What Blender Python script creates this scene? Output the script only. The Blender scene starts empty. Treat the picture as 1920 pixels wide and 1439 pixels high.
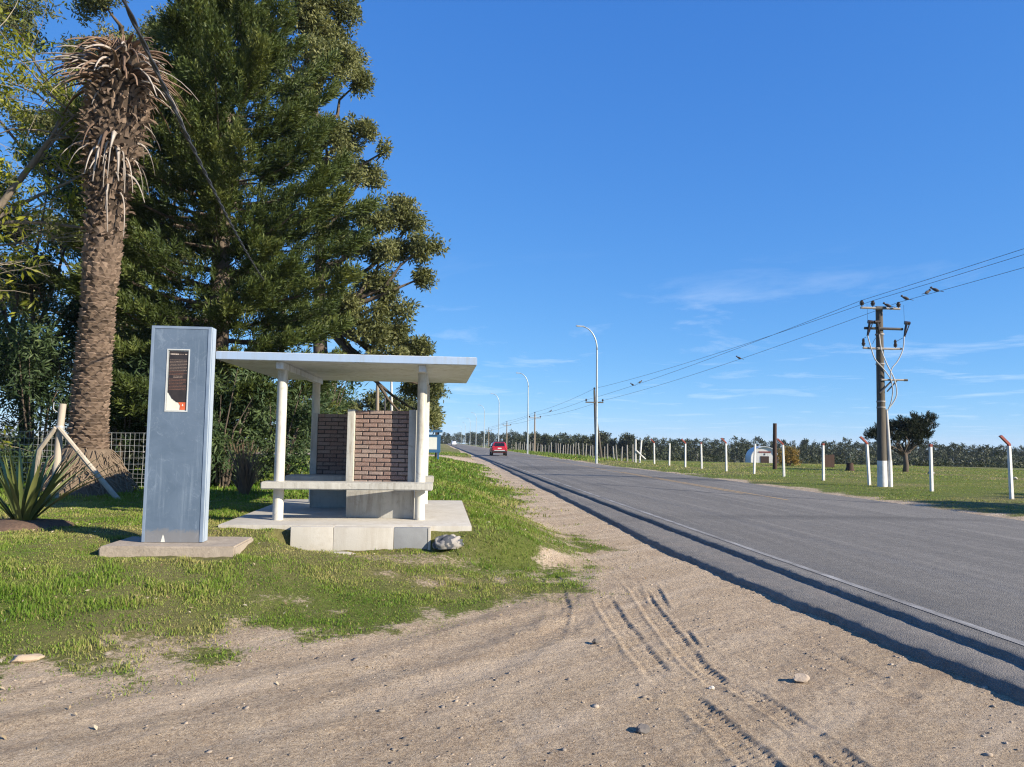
import bpy, bmesh, math, random
import numpy as np
from mathutils import Vector, Matrix, Euler, Quaternion
R = math.radians
rng = np.random.default_rng(7)
random.seed(7)
scene = bpy.context.scene
COL = scene.collection

# ------------------------------------------------------------------ camera
cam_data = bpy.data.cameras.new('camera')
cam = bpy.data.objects.new('camera', cam_data)
COL.objects.link(cam)
cam_data.sensor_width = 36.0
cam_data.lens = 36.0 * 1480 / 1920
cam_data.clip_start = 0.05
cam_data.clip_end = 6000
cam.matrix_world = (Matrix.Translation((0, 0, 1.63)) @ Euler((R(90 + 4.25), 0, R(-5.2))).to_matrix().to_4x4()
                    @ Matrix.Rotation(R(0.85), 4, 'Z'))
scene.camera = cam

# ------------------------------------------------------------------ sky and sun
SUN_EL, SUN_AZ = 25.5, 123.0          # azimuth clockwise from +Y (the road's direction)
world = bpy.data.worlds.new('World')
scene.world = world
world.use_nodes = True
wt = world.node_tree
wt.nodes.clear()
def wn(t, **k):
    n = wt.nodes.new(t)
    for a, b in k.items():
        setattr(n, a, b)
    return n
w_out = wn('ShaderNodeOutputWorld')
w_bg = wn('ShaderNodeBackground')
w_bg.inputs['Strength'].default_value = 0.13
sky = wn('ShaderNodeTexSky', sky_type='NISHITA')
sky.sun_disc = False
sky.sun_elevation = R(SUN_EL)
sky.sun_rotation = R(SUN_AZ)
sky.altitude = 3000
sky.air_density = 1.0
sky.dust_density = 0.0
sky.ozone_density = 6.0
# thin cirrus: noise on a flat layer high above, seen at every azimuth
geo = wn('ShaderNodeTexCoord')
sep = wn('ShaderNodeSeparateXYZ')
wt.links.new(geo.outputs['Generated'], sep.inputs[0])
def wmath(op, a, b=None):
    n = wn('ShaderNodeMath', operation=op)
    for i, v in enumerate((a, b)):
        if v is None:
            continue
        if isinstance(v, (int, float)):
            n.inputs[i].default_value = v
        else:
            wt.links.new(v, n.inputs[i])
    return n.outputs[0]
zc = wmath('MAXIMUM', wmath('ADD', sep.outputs[2], 0.03), 0.02)
cx = wmath('DIVIDE', sep.outputs[0], zc)
cy = wmath('DIVIDE', sep.outputs[1], zc)
comb = wn('ShaderNodeCombineXYZ')
wt.links.new(wmath('MULTIPLY', cx, 1.0), comb.inputs[0])
wt.links.new(wmath('MULTIPLY', cy, 0.9), comb.inputs[1])
cn = wn('ShaderNodeTexNoise')
cn.inputs['Scale'].default_value = 0.85
cn.inputs['Detail'].default_value = 9
cn.inputs['Roughness'].default_value = 0.62
cn.inputs['Distortion'].default_value = 0.5
wt.links.new(comb.outputs[0], cn.inputs['Vector'])
cr = wn('ShaderNodeValToRGB')
cr.color_ramp.elements[0].position = 0.54
cr.color_ramp.elements[0].color = (0, 0, 0, 1)
cr.color_ramp.elements[1].position = 0.82
cr.color_ramp.elements[1].color = (1, 1, 1, 1)
wt.links.new(cn.outputs['Fac'], cr.inputs[0])
band = wn('ShaderNodeValToRGB')
bel = band.color_ramp.elements
bel[0].position = 0.0; bel[0].color = (0.25, 0.25, 0.25, 1)
bel[1].position = 0.24; bel[1].color = (0, 0, 0, 1)
e = bel.new(0.05); e.color = (0.9, 0.9, 0.9, 1)
e = bel.new(0.15); e.color = (0.75, 0.75, 0.75, 1)
wt.links.new(sep.outputs[2], band.inputs[0])
cmask = wmath('MULTIPLY', wmath('MULTIPLY', cr.outputs[0], band.outputs[0]), 0.62)
# the clear sky's colour response: one curve per channel over the whole sky
SKY_W, EXPO = 0.13, 0.90
sepc = wn('ShaderNodeSeparateColor'); combc = wn('ShaderNodeCombineColor')
wt.links.new(sky.outputs[0], sepc.inputs[0])
for i, (k, pw) in enumerate(((0.69, 0.92), (0.78, 0.65), (1.0, 0.36))):
    v = wmath('POWER', wmath('MULTIPLY', sepc.outputs[i], 0.156), pw)
    wt.links.new(wmath('MULTIPLY', v, k / (SKY_W * 2 ** EXPO)), combc.inputs[i])
cmix = wn('ShaderNodeMix', data_type='RGBA')
wt.links.new(cmask, cmix.inputs[0])
wt.links.new(combc.outputs[0], cmix.inputs[6])
cmix.inputs[7].default_value = (4.0, 4.5, 5.1, 1)
wt.links.new(cmix.outputs[2], w_bg.inputs['Color'])
wt.links.new(w_bg.outputs[0], w_out.inputs[0])

SUN = Vector((math.sin(R(SUN_AZ)) * math.cos(R(SUN_EL)), math.cos(R(SUN_AZ)) * math.cos(R(SUN_EL)), math.sin(R(SUN_EL))))
sun_data = bpy.data.lights.new('sun', 'SUN')
sun_data.energy = 5.0
sun_data.angle = R(0.53)
sun_data.color = (1.0, 0.905, 0.75)
sun = bpy.data.objects.new('sun', sun_data)
sun.rotation_euler = SUN.to_track_quat('Z', 'Y').to_euler()
sun.location = (30, -20, 30)
COL.objects.link(sun)

scene.view_settings.view_transform = 'Standard'
scene.view_settings.look = 'None'
scene.view_settings.gamma = 1.0
scene.view_settings.exposure = EXPO
scene.view_settings.use_curve_mapping = False
scene.render.engine = 'CYCLES'
scene.cycles.max_bounces = 6
scene.cycles.transparent_max_bounces = 8
scene.cycles.use_denoising = True
scene.cycles.denoiser = 'OPENIMAGEDENOISE'
scene.cycles.denoising_input_passes = 'RGB_ALBEDO_NORMAL'
scene.cycles.denoising_prefilter = 'NONE'
scene.cycles.filter_width = 1.2
scene.cycles.use_adaptive_sampling = False

# ------------------------------------------------------------------ helpers
def smooth(a, b, x):
    t = np.clip((np.asarray(x, float) - a) / (b - a), 0, 1)
    return t * t * (3 - 2 * t)

def _hash(ix, iy, seed):
    h = (ix.astype(np.int64) * 374761393 + iy.astype(np.int64) * 668265263 + seed * 982451653) & 0xffffffff
    h = ((h ^ (h >> 13)) * 1274126177) & 0xffffffff
    h = h ^ (h >> 16)
    return (h & 0xffff) / 65535.0

def vnoise(x, y, seed=0):
    x = np.asarray(x, float); y = np.asarray(y, float)
    ix = np.floor(x); iy = np.floor(y)
    fx = x - ix; fy = y - iy
    fx = fx * fx * (3 - 2 * fx); fy = fy * fy * (3 - 2 * fy)
    ix = ix.astype(np.int64); iy = iy.astype(np.int64)
    a = _hash(ix, iy, seed); b = _hash(ix + 1, iy, seed)
    c = _hash(ix, iy + 1, seed); d = _hash(ix + 1, iy + 1, seed)
    return (a * (1 - fx) + b * fx) * (1 - fy) + (c * (1 - fx) + d * fx) * fy

def fbm(x, y, seed=0, octv=4):
    s = 0; a = 0.5; f = 1.0; n = 0
    x = np.asarray(x, float); y = np.asarray(y, float)
    for i in range(octv):
        ca, sa = math.cos(0.65 + 0.9 * i), math.sin(0.65 + 0.9 * i)      # turn each octave so that no lattice direction shows
        s = s + a * vnoise((x * ca + y * sa) * f, (y * ca - x * sa) * f, seed + 17 * i)
        n += a; a *= 0.5; f *= 2.03
    return s / n

def link(o, parent=None):
    COL.objects.link(o)
    if parent is not None:
        o.parent = parent
    return o

def tag(o, label=None, cat=None, group=None, kind=None):
    if label: o['label'] = label
    if cat: o['category'] = cat
    if group: o['group'] = group
    if kind: o['kind'] = kind
    return o

def thing(name, label, cat, loc=(0, 0, 0), rz=0.0, group=None):
    o = bpy.data.objects.new(name, None)
    o.location = loc
    o.rotation_euler = (0, 0, rz)
    o.empty_display_size = 0.2
    link(o)
    return tag(o, label, cat, group)

def copy_tree(o, parent=None):
    c = o.copy()
    link(c, parent)
    for ch in o.children:
        copy_tree(ch, c)
    return c

def mesh_np(name, V, F, mat, parent=None, attrs=None, smooth_sh=False):
    """V (n,3), F list of arrays (m,3) or (m,4)."""
    me = bpy.data.meshes.new(name)
    V = np.asarray(V, np.float32)
    if not isinstance(F, list):
        F = [F]
    F = [np.asarray(f, np.int32) for f in F if len(f)]
    nl = sum(f.size for f in F); npoly = sum(len(f) for f in F)
    me.vertices.add(len(V)); me.vertices.foreach_set('co', V.ravel())
    me.loops.add(nl); me.polygons.add(npoly)
    me.loops.foreach_set('vertex_index', np.concatenate([f.ravel() for f in F]))
    tot = np.concatenate([np.full(len(f), f.shape[1], np.int32) for f in F])
    start = np.concatenate([[0], np.cumsum(tot)[:-1]]).astype(np.int32)
    me.polygons.foreach_set('loop_start', start)
    me.polygons.foreach_set('loop_total', tot)
    if smooth_sh:
        me.polygons.foreach_set('use_smooth', np.ones(npoly, bool))
    me.update(calc_edges=True)
    for k, v in (attrs or {}).items():
        a = me.attributes.new(k, 'FLOAT', 'POINT')
        a.data.foreach_set('value', np.asarray(v, np.float32))
    if mat: me.materials.append(mat)
    o = bpy.data.objects.new(name, me)
    return link(o, parent)

class MB:
    """collects shapes into one mesh"""
    def __init__(s):
        s.v = []; s.f = []
    def add(s, vs, fs):
        b = len(s.v)
        s.v += [tuple(v) for v in vs]
        s.f += [tuple(i + b for i in f) for f in fs]
        return s
    def box(s, x0, x1, y0, y1, z0, z1, bev=0.0):
        bm = bmesh.new()
        bmesh.ops.create_cube(bm, size=1)
        for v in bm.verts:
            v.co = Vector(((x0 + x1) / 2 + v.co.x * (x1 - x0), (y0 + y1) / 2 + v.co.y * (y1 - y0), (z0 + z1) / 2 + v.co.z * (z1 - z0)))
        if bev > 0:
            bmesh.ops.bevel(bm, geom=bm.edges[:], offset=bev, segments=2, profile=0.7, affect='EDGES')
        s.bm(bm)
        return s
    def bm(s, bm, M=None):
        bm.verts.ensure_lookup_table(); bm.verts.index_update()
        s.add([(M @ v.co if M else v.co) for v in bm.verts], [[v.index for v in f.verts] for f in bm.faces])
        bm.free()
        return s
    def tube(s, pts, rad, n=8, cap=True):
        pts = [Vector(p) for p in pts]
        if not hasattr(rad, '__len__'): rad = [rad] * len(pts)
        b = len(s.v); m = len(pts)
        up = Vector((0, 0, 1))
        prev = None
        for i, p in enumerate(pts):
            t = (pts[min(i + 1, m - 1)] - pts[max(i - 1, 0)])
            if t.length < 1e-9: t = Vector((0, 0, 1))
            t.normalize()
            if prev is None:
                a = up.cross(t)
                if a.length < 1e-3: a = Vector((1, 0, 0)).cross(t)
            else:
                a = prev - t * prev.dot(t)
            a.normalize(); prev = a
            c = t.cross(a)
            for k in range(n):
                th = 2 * math.pi * k / n
                s.v.append(tuple(p + (a * math.cos(th) + c * math.sin(th)) * rad[i]))
        for i in range(m - 1):
            for k in range(n):
                k2 = (k + 1) % n
                s.f.append((b + i * n + k, b + i * n + k2, b + (i + 1) * n + k2, b + (i + 1) * n + k))
        if cap:
            s.f.append(tuple(b + k for k in reversed(range(n))))
            s.f.append(tuple(b + (m - 1) * n + k for k in range(n)))
        return s
    def lathe(s, prof, n=16, c=(0, 0, 0)):
        """prof: (r, z) list, axis z"""
        b = len(s.v)
        for r, z in prof:
            for k in range(n):
                th = 2 * math.pi * k / n
                s.v.append((c[0] + r * math.cos(th), c[1] + r * math.sin(th), c[2] + z))
        for i in range(len(prof) - 1):
            for k in range(n):
                k2 = (k + 1) % n
                s.f.append((b + i * n + k, b + i * n + k2, b + (i + 1) * n + k2, b + (i + 1) * n + k))
        s.f.append(tuple(b + k for k in reversed(range(n))))
        s.f.append(tuple(b + (len(prof) - 1) * n + k for k in range(n)))
        return s
    def build(s, name, mat, parent=None, sm=False, auto=None):
        me = bpy.data.meshes.new(name)
        me.from_pydata(s.v, [], s.f)
        if sm:
            me.polygons.foreach_set('use_smooth', np.ones(len(me.polygons), bool))
        me.update()
        if mat: me.materials.append(mat)
        o = bpy.data.objects.new(name, me)
        link(o, parent)
        if auto:
            me.polygons.foreach_set('use_smooth', np.ones(len(me.polygons), bool))
            me.set_sharp_from_angle(angle=R(auto))
        return o

# ------------------------------------------------------------------ materials
class NT:
    def __init__(s, name):
        s.m = bpy.data.materials.new(name)
        s.m.use_nodes = True
        s.t = s.m.node_tree
        s.t.nodes.clear()
        s.out = s.t.nodes.new('ShaderNodeOutputMaterial')
    def n(s, typ, **k):
        x = s.t.nodes.new(typ)
        for a, b in k.items(): setattr(x, a, b)
        return x
    def l(s, a, b): s.t.links.new(a, b)
    def set(s, node, **k):
        for a, b in k.items():
            inp = node.inputs[a.replace('_', ' ')]
            if hasattr(b, 'is_output'): s.l(b, inp)
            else: inp.default_value = b
        return node
    def coord(s, which='Object'):
        return s.n('ShaderNodeTexCoord').outputs[which]
    def noise(s, vec, scale, detail=4, rough=0.55, dist=0.0, stretch=None):
        if stretch:
            mp = s.n('ShaderNodeMapping'); mp.inputs['Scale'].default_value = stretch
            s.l(vec, mp.inputs[0]); vec = mp.outputs[0]
        n = s.n('ShaderNodeTexNoise')
        s.set(n, Scale=scale, Detail=detail, Roughness=rough, Distortion=dist)
        s.l(vec, n.inputs['Vector'])
        return n.outputs['Fac']
    def ramp(s, fac, stops):
        r = s.n('ShaderNodeValToRGB')
        el = r.color_ramp.elements
        while len(el) < len(stops): el.new(0.5)
        for i, (p, c) in enumerate(stops):
            el[i].position = p
            el[i].color = (c, c, c, 1) if isinstance(c, (int, float)) else (*c, 1)
        s.l(fac, r.inputs[0])
        return r.outputs[0]
    def mix(s, fac, a, b, mode='MIX'):
        m = s.n('ShaderNodeMix', data_type='RGBA', blend_type=mode)
        for i, v in ((0, fac), (6, a), (7, b)):
            if hasattr(v, 'is_output'): s.l(v, m.inputs[i])
            elif i == 0: m.inputs[0].default_value = v
            else: m.inputs[i].default_value = (*v, 1) if len(v) == 3 else v
        return m.outputs[2]
    def math(s, op, a, b=None, clamp=False):
        m = s.n('ShaderNodeMath', operation=op, use_clamp=clamp)
        for i, v in enumerate((a, b)):
            if v is None: continue
            if hasattr(v, 'is_output'): s.l(v, m.inputs[i])
            else: m.inputs[i].default_value = v
        return m.outputs[0]
    def attr(s, name):
        a = s.n('ShaderNodeAttribute', attribute_name=name)
        return a.outputs['Fac']
    def rand(s):
        return s.n('ShaderNodeObjectInfo').outputs['Random']
    def bump(s, h, strength=0.3, dist=0.02, normal=None):
        b = s.n('ShaderNodeBump')
        s.set(b, Strength=strength, Distance=dist)
        s.l(h, b.inputs['Height'])
        if normal is not None: s.l(normal, b.inputs['Normal'])
        return b.outputs[0]
    def principled(s, color, rough=0.8, metal=0.0, normal=None, spec=0.3):
        p = s.n('ShaderNodeBsdfPrincipled')
        for k, v in (('Base Color', color), ('Roughness', rough), ('Metallic', metal)):
            if hasattr(v, 'is_output'): s.l(v, p.inputs[k])
            else: p.inputs[k].default_value = (*v, 1) if k == 'Base Color' else v
        p.inputs['Specular IOR Level'].default_value = spec
        if normal is not None: s.l(normal, p.inputs['Normal'])
        s.l(p.outputs[0], s.out.inputs[0])
        s.p = p
        return s.m

def simple(name, c1, c2=None, scale=6.0, rough=0.8, metal=0.0, bump=0.0, bscale=60.0, spec=0.3, vary=0.0, stretch=None, coord='Object', dirt=None, streak=False):
    t = NT(name)
    co = t.coord(coord)
    col = c1
    if c2 is not None:
        f = t.noise(co, scale, 6, 0.6, 0.2, stretch)
        col = t.mix(t.ramp(f, [(0.3, 0.0), (0.7, 1.0)]), c1, c2)
    if dirt is not None:
        f2 = t.noise(co, scale * 2.7, 7, 0.7, 0.6)
        col = t.mix(t.ramp(f2, [(0.55, 0.0), (0.72, 0.8)]), col, dirt)
        if streak:
            f3 = t.noise(co, 9.0, 6, 0.7, 0.3, (1, 1, 0.10))
            f4 = t.noise(co, 1.3, 4, 0.6)
            col = t.mix(t.math('MULTIPLY', t.ramp(f3, [(0.47, 0.0), (0.62, 0.85)]), t.ramp(f4, [(0.36, 0.0), (0.58, 1.0)])), col, dirt)
    if vary > 0:
        hs = t.n('ShaderNodeHueSaturation')
        t.l(t.math('ADD', t.math('MULTIPLY', t.rand(), vary * 2), 1 - vary), hs.inputs['Value'])
        if hasattr(col, 'is_output'): t.l(col, hs.inputs['Color'])
        else: hs.inputs['Color'].default_value = (*col, 1)
        col = hs.outputs[0]
    nm = None
    if bump > 0:
        nm = t.bump(t.noise(co, bscale, 5, 0.65), bump, 0.01)
    return t.principled(col, rough, metal, nm, spec)

def leaf_mat(name, dark, mid, light, trans=0.25, rough=0.55):
    t = NT(name)
    tint = t.attr('tint')
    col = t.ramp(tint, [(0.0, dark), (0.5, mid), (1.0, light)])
    p = t.n('ShaderNodeBsdfPrincipled')
    t.l(col, p.inputs['Base Color'])
    p.inputs['Roughness'].default_value = rough
    p.inputs['Specular IOR Level'].default_value = 0.25
    tr = t.n('ShaderNodeBsdfTranslucent')
    t.l(t.mix(0.6, col, (light[0] * 1.2, light[1] * 1.3, light[2] * 0.6)), tr.inputs['Color'])
    ms = t.n('ShaderNodeMixShader')
    ms.inputs[0].default_value = trans
    t.l(p.outputs[0], ms.inputs[1]); t.l(tr.outputs[0], ms.inputs[2])
    t.l(ms.outputs[0], t.out.inputs[0])
    return t.m

M = {}
M['concrete_slab'] = simple('concrete_slab', (0.53, 0.495, 0.435), (0.44, 0.41, 0.355), 1.6, 0.9, bump=0.25, bscale=45, dirt=(0.40, 0.355, 0.29), streak=True)
M['concrete_grey'] = simple('concrete_grey', (0.50, 0.48, 0.43), (0.40, 0.385, 0.345), 3.0, 0.9, bump=0.3, bscale=50, dirt=(0.27, 0.25, 0.21), streak=True)
M['concrete_dark'] = simple('concrete_dark', (0.27, 0.275, 0.275), (0.22, 0.22, 0.22), 4.0, 0.85, bump=0.25, bscale=60)
M['column_paint'] = simple('column_paint', (0.62, 0.60, 0.53), (0.50, 0.48, 0.42), 3.0, 0.6, bump=0.15, bscale=40, stretch=(1, 1, 0.3), dirt=(0.34, 0.30, 0.235), streak=True)
M['roof_paint'] = simple('roof_paint', (0.66, 0.68, 0.70), (0.56, 0.58, 0.60), 2.0, 0.5, bump=0.08, bscale=20, dirt=(0.38, 0.37, 0.34), streak=True)
M['fascia_paint'] = simple('fascia_paint', (0.29, 0.385, 0.53), (0.335, 0.43, 0.57), 1.5, 0.5, bump=0.06, bscale=20, dirt=(0.30, 0.36, 0.43), streak=True)
M['pale_trim'] = simple('pale_trim', (0.55, 0.56, 0.55), (0.42, 0.43, 0.43), 9, 0.6)
M['pale_stone'] = simple('pale_stone', (0.55, 0.50, 0.43), (0.42, 0.38, 0.32), 7.0, 0.95, bump=0.6, bscale=30, dirt=(0.27, 0.24, 0.19))
M['pad_stone'] = simple('pad_stone', (0.40, 0.335, 0.265), (0.29, 0.24, 0.19), 5.0, 0.95, bump=0.7, bscale=26, dirt=(0.20, 0.165, 0.125))
M['mortar'] = simple('mortar', (0.10, 0.085, 0.075), (0.07, 0.06, 0.055), 9.0, 0.95, bump=0.5, bscale=80)
def brick_mat():
    t = NT('brick')
    co = t.coord('Object')
    rnd = t.rand()
    base = t.ramp(rnd, [(0.0, (0.205, 0.122, 0.098)), (0.35, (0.255, 0.152, 0.120)), (0.7, (0.245, 0.172, 0.143)), (1.0, (0.32, 0.230, 0.19))])
    # each brick has its own blotches: shift the noise by the brick's random number
    sh = t.n('ShaderNodeVectorMath', operation='ADD')
    cb = t.n('ShaderNodeCombineXYZ')
    t.l(t.math('MULTIPLY', rnd, 91.0), cb.inputs[0]); t.l(t.math('MULTIPLY', rnd, 37.0), cb.inputs[2])
    t.l(co, sh.inputs[0]); t.l(cb.outputs[0], sh.inputs[1])
    f = t.noise(sh.outputs[0], 14, 7, 0.7, 0.8)
    col = t.mix(t.ramp(f, [(0.49, 0.0), (0.63, 0.85)]), base, (0.50, 0.43, 0.37))
    f2 = t.noise(sh.outputs[0], 9, 5, 0.6)
    col = t.mix(t.ramp(f2, [(0.55, 0.0), (0.75, 0.7)]), col, (0.09, 0.06, 0.05))
    nm = t.bump(t.noise(sh.outputs[0], 40, 6, 0.7), 0.6, 0.01)
    return t.principled(col, 0.9, 0, nm, 0.2)
M['brick'] = brick_mat()
def galv():
    t = NT('galvanised_sheet')
    co = t.coord('Object')
    f = t.noise(co, 2.2, 7, 0.65, 0.9)
    col = t.mix(t.ramp(f, [(0.35, 0.0), (0.72, 1.0)]), (0.090, 0.128, 0.180), (0.128, 0.172, 0.235))
    f2 = t.noise(co, 5.5, 9, 0.72, 1.6, (1, 1, 0.8))
    col = t.mix(t.ramp(f2, [(0.56, 0.0), (0.80, 0.75)]), col, (0.25, 0.31, 0.385))
    # faint scuffs, thin and wandering
    w = t.n('ShaderNodeTexWave', wave_type='BANDS', bands_direction='DIAGONAL')
    t.set(w, Scale=3.0, Distortion=14.0, Detail=6.0, Detail_Scale=2.2)
    t.l(co, w.inputs['Vector'])
    sc = t.math('MULTIPLY', t.ramp(w.outputs['Fac'], [(0.97, 0.0), (0.998, 0.12)]), t.ramp(t.noise(co, 1.5, 4), [(0.45, 0.0), (0.7, 1.0)]))
    col = t.mix(sc, col, (0.58, 0.62, 0.66))
    # mud splashed up at the foot, uneven along the width
    sz = t.n('ShaderNodeSeparateXYZ'); t.l(co, sz.inputs[0])
    spl = t.math('ADD', sz.outputs[2], t.math('MULTIPLY', t.noise(co, 9.0, 8, 0.8, 0.6), -0.24))
    col = t.mix(t.ramp(spl, [(-0.03, 0.5), (0.05, 0.0)]), col, (0.24, 0.205, 0.165))
    # rain streaks
    f5 = t.noise(co, 16.0, 5, 0.7, 0.2, (1, 1, 0.05))
    col = t.mix(t.math('MULTIPLY', t.ramp(f5, [(0.52, 0.0), (0.66, 0.55)]), t.ramp(t.noise(co, 1.1, 3), [(0.42, 0.0), (0.6, 1.0)])), col, (0.24, 0.295, 0.36))
    nm = t.bump(t.noise(co, 3.0, 3), 0.06, 0.02)
    rg = t.ramp(f2, [(0.3, 0.42), (0.8, 0.62)])
    return t.principled(col, rg, 0.0, nm, 0.5)
M['galvanised'] = galv()
M['galvanised_trim'] = simple('galvanised_trim', (0.15, 0.20, 0.275), (0.21, 0.265, 0.345), 5.0, 0.5, 0.0, 0.05, 30, 0.5)
M['galvanised_sunlit'] = simple('galvanised_sunlit', (0.29, 0.345, 0.41), (0.37, 0.425, 0.485), 3.0, 0.5, 0.0, 0.05, 30, 0.5)  # paler copy of the sheet colour, painted as if sunlit
M['steel_post'] = simple('steel_post', (0.36, 0.40, 0.40), (0.44, 0.47, 0.46), 2.0, 0.45, 0.3, 0.05, 20, 0.5)
M['lamp_head'] = simple('lamp_head', (0.30, 0.31, 0.32), (0.36, 0.37, 0.38), 3.0, 0.5, 0.2)
M['lens'] = simple('lens', (0.60, 0.62, 0.62), None, rough=0.2)
M['white_paint'] = simple('white_paint', (0.74, 0.73, 0.70), (0.62, 0.60, 0.56), 5.0, 0.75, bump=0.2, bscale=30, dirt=(0.45, 0.41, 0.35), streak=True)
M['red_paint'] = simple('red_paint', (0.30, 0.060, 0.040), (0.20, 0.055, 0.045), 9.0, 0.7, bump=0.2, bscale=40)
M['pole_wood'] = simple('pole_wood', (0.125, 0.105, 0.080), (0.07, 0.06, 0.048), 5.0, 0.9, bump=0.6, bscale=40, stretch=(4, 4, 0.25))
M['pole_wood_pale'] = simple('pole_wood_pale', (0.31, 0.25, 0.19), (0.22, 0.175, 0.13), 5.0, 0.9, bump=0.5, bscale=40, stretch=(4, 4, 0.25))
M['dark_timber'] = simple('dark_timber', (0.045, 0.025, 0.018), (0.07, 0.04, 0.03), 5.0, 0.85, bump=0.4, bscale=30, stretch=(4, 4, 0.25))
M['grey_post'] = simple('grey_post', (0.30, 0.28, 0.25), (0.21, 0.195, 0.17), 5.0, 0.9, vary=0.25)
M['stake_wood'] = simple('stake_wood', (0.44, 0.38, 0.30), (0.33, 0.28, 0.22), 6.0, 0.85, bump=0.4, bscale=40, stretch=(3, 3, 0.3))
M['porcelain'] = simple('porcelain', (0.035, 0.024, 0.02), None, rough=0.25, spec=0.5)
M['arm_steel'] = simple('arm_steel', (0.34, 0.32, 0.30), (0.25, 0.22, 0.19), 8.0, 0.7, 0.1)
M['dark_steel'] = simple('dark_steel', (0.05, 0.05, 0.05), (0.09, 0.08, 0.075), 6.0, 0.6, 0.1)
M['cable_grey'] = simple('cable_grey', (0.50, 0.48, 0.46), (0.40, 0.39, 0.37), 6.0, 0.6)
M['cable_black'] = simple('cable_black', (0.03, 0.032, 0.036), (0.06, 0.06, 0.065), 14.0, 0.55)
M['wire_far'] = simple('wire_far', (0.10, 0.10, 0.11), None, rough=0.6, metal=0.2)
M['fence_wire'] = simple('fence_wire', (0.36, 0.37, 0.37), None, rough=0.5, metal=0.3)
M['bird'] = simple('bird', (0.045, 0.04, 0.04), (0.11, 0.09, 0.08), 14.0, 0.8)
# ------------------------------------------------------------------ ground
# edge between the dirt apron and the grass verge (x, y) in metres
EDGE = np.array([(-60, -9), (-14, -1.5), (-9.0, 2.6), (-5.6, 4.6), (-3.6, 5.75), (-2.47, 6.37), (-1.76, 7.1), (-0.86, 7.93), (0.19, 9.01), (0.95, 10.3),
                 (1.65, 11.6), (2.2, 13.2), (2.4, 15.5), (2.45, 20.8), (2.8, 31.0), (3.0, 57.7), (3.1, 62.0), (3.1, 140.0), (3.1, 900.0)])
def edge_dense():
    seg = np.diff(EDGE, axis=0); L = np.hypot(seg[:, 0], seg[:, 1]); c = np.concatenate([[0], np.cumsum(L)])
    t = np.unique(np.concatenate([np.arange(0, 130, 0.25), np.arange(130, c[-1], 6.0)]))
    return np.stack([np.interp(t, c, EDGE[:, 0]), np.interp(t, c, EDGE[:, 1])], 1)
ED = edge_dense()
def signed(x, y):
    """distance into the grass, negative on the dirt"""
    x = np.asarray(x, float).ravel(); y = np.asarray(y, float).ravel()
    out = np.empty(len(x))
    for i in range(0, len(x), 20000):
        d = (x[i:i+20000, None] - ED[None, :, 0]) ** 2 + (y[i:i+20000, None] - ED[None, :, 1]) ** 2
        out[i:i+20000] = np.sqrt(d.min(1))
    xb = np.interp(y, EDGE[:, 1], EDGE[:, 0])
    return np.where(x < xb, out, -out)

def seg_dist(x, y, poly):
    """distance to a polyline and arc length along it"""
    best = np.full(x.shape, 1e9); arc = np.zeros(x.shape); side = np.zeros(x.shape); a0 = 0.0
    for (ax, ay), (bx, by) in zip(poly[:-1], poly[1:]):
        dx, dy = bx - ax, by - ay; L = math.hypot(dx, dy)
        t = np.clip(((x - ax) * dx + (y - ay) * dy) / (L * L), 0, 1)
        ex, ey = x - ax - t * dx, y - ay - t * dy
        d = np.hypot(ex, ey)
        m = d < best
        best = np.where(m, d, best); arc = np.where(m, a0 + t * L, arc)
        side = np.where(m, np.sign(dx * ey - dy * ex), side)
        a0 += L
    return best, arc, side

TRACKS = [  # (polyline, half width, depth, lug spacing)
    ([(2.55, 11.2), (2.45, 9.6), (2.22, 7.6), (2.10, 6.3), (2.12, 5.2), (2.08, 4.2), (2.0, 3.2)], 0.095, 0.013, 0.058),
    ([(2.75, 10.2), (2.50, 8.8), (2.28, 7.2), (2.20, 6.2), (2.30, 5.2), (2.34, 4.2), (2.4, 3.2)], 0.085, 0.012, 0.055),
    ([(1.95, 9.5), (1.80, 7.6), (1.72, 6.1), (1.80, 5.1), (1.84, 4.2), (1.9, 3.2)], 0.10, 0.012, 0.058),
    ([(0.05, 5.9), (0.28, 5.2), (0.46, 4.45), (0.6, 3.6)], 0.10, 0.009, 0.06),
    ([(-0.25, 5.6), (0.10, 5.0), (0.3, 4.4), (0.42, 3.6)], 0.08, 0.012, 0.085),
    ([(3.38, 8.3), (3.30, 7.3), (3.36, 6.3), (3.4, 5.6)], 0.10, 0.012, 0.09),
    ([(1.2, 12.8), (1.55, 10.4), (1.35, 8.6), (1.0, 7.0)], 0.10, 0.010, 0.10),
]
RUTS = [
    ([(-6.5, 3.6), (-2.9, 5.46), (-1.84, 6.25), (-0.54, 7.17), (1.0, 9.0), (1.9, 12)], 0.15, 0.018),
    ([(-6.3, 3.0), (-2.6, 4.91), (-1.48, 5.62), (-0.06, 6.63), (1.3, 8.75), (2.2, 12)], 0.15, 0.018),
    ([(-6.3, 2.4), (-2.3, 4.3), (-1.0, 5.1), (0.5, 6.4), (1.6, 8.4)], 0.12, 0.014),
]
SLAB = (-3.12, 0.52, 11.66, 16.7)
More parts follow.
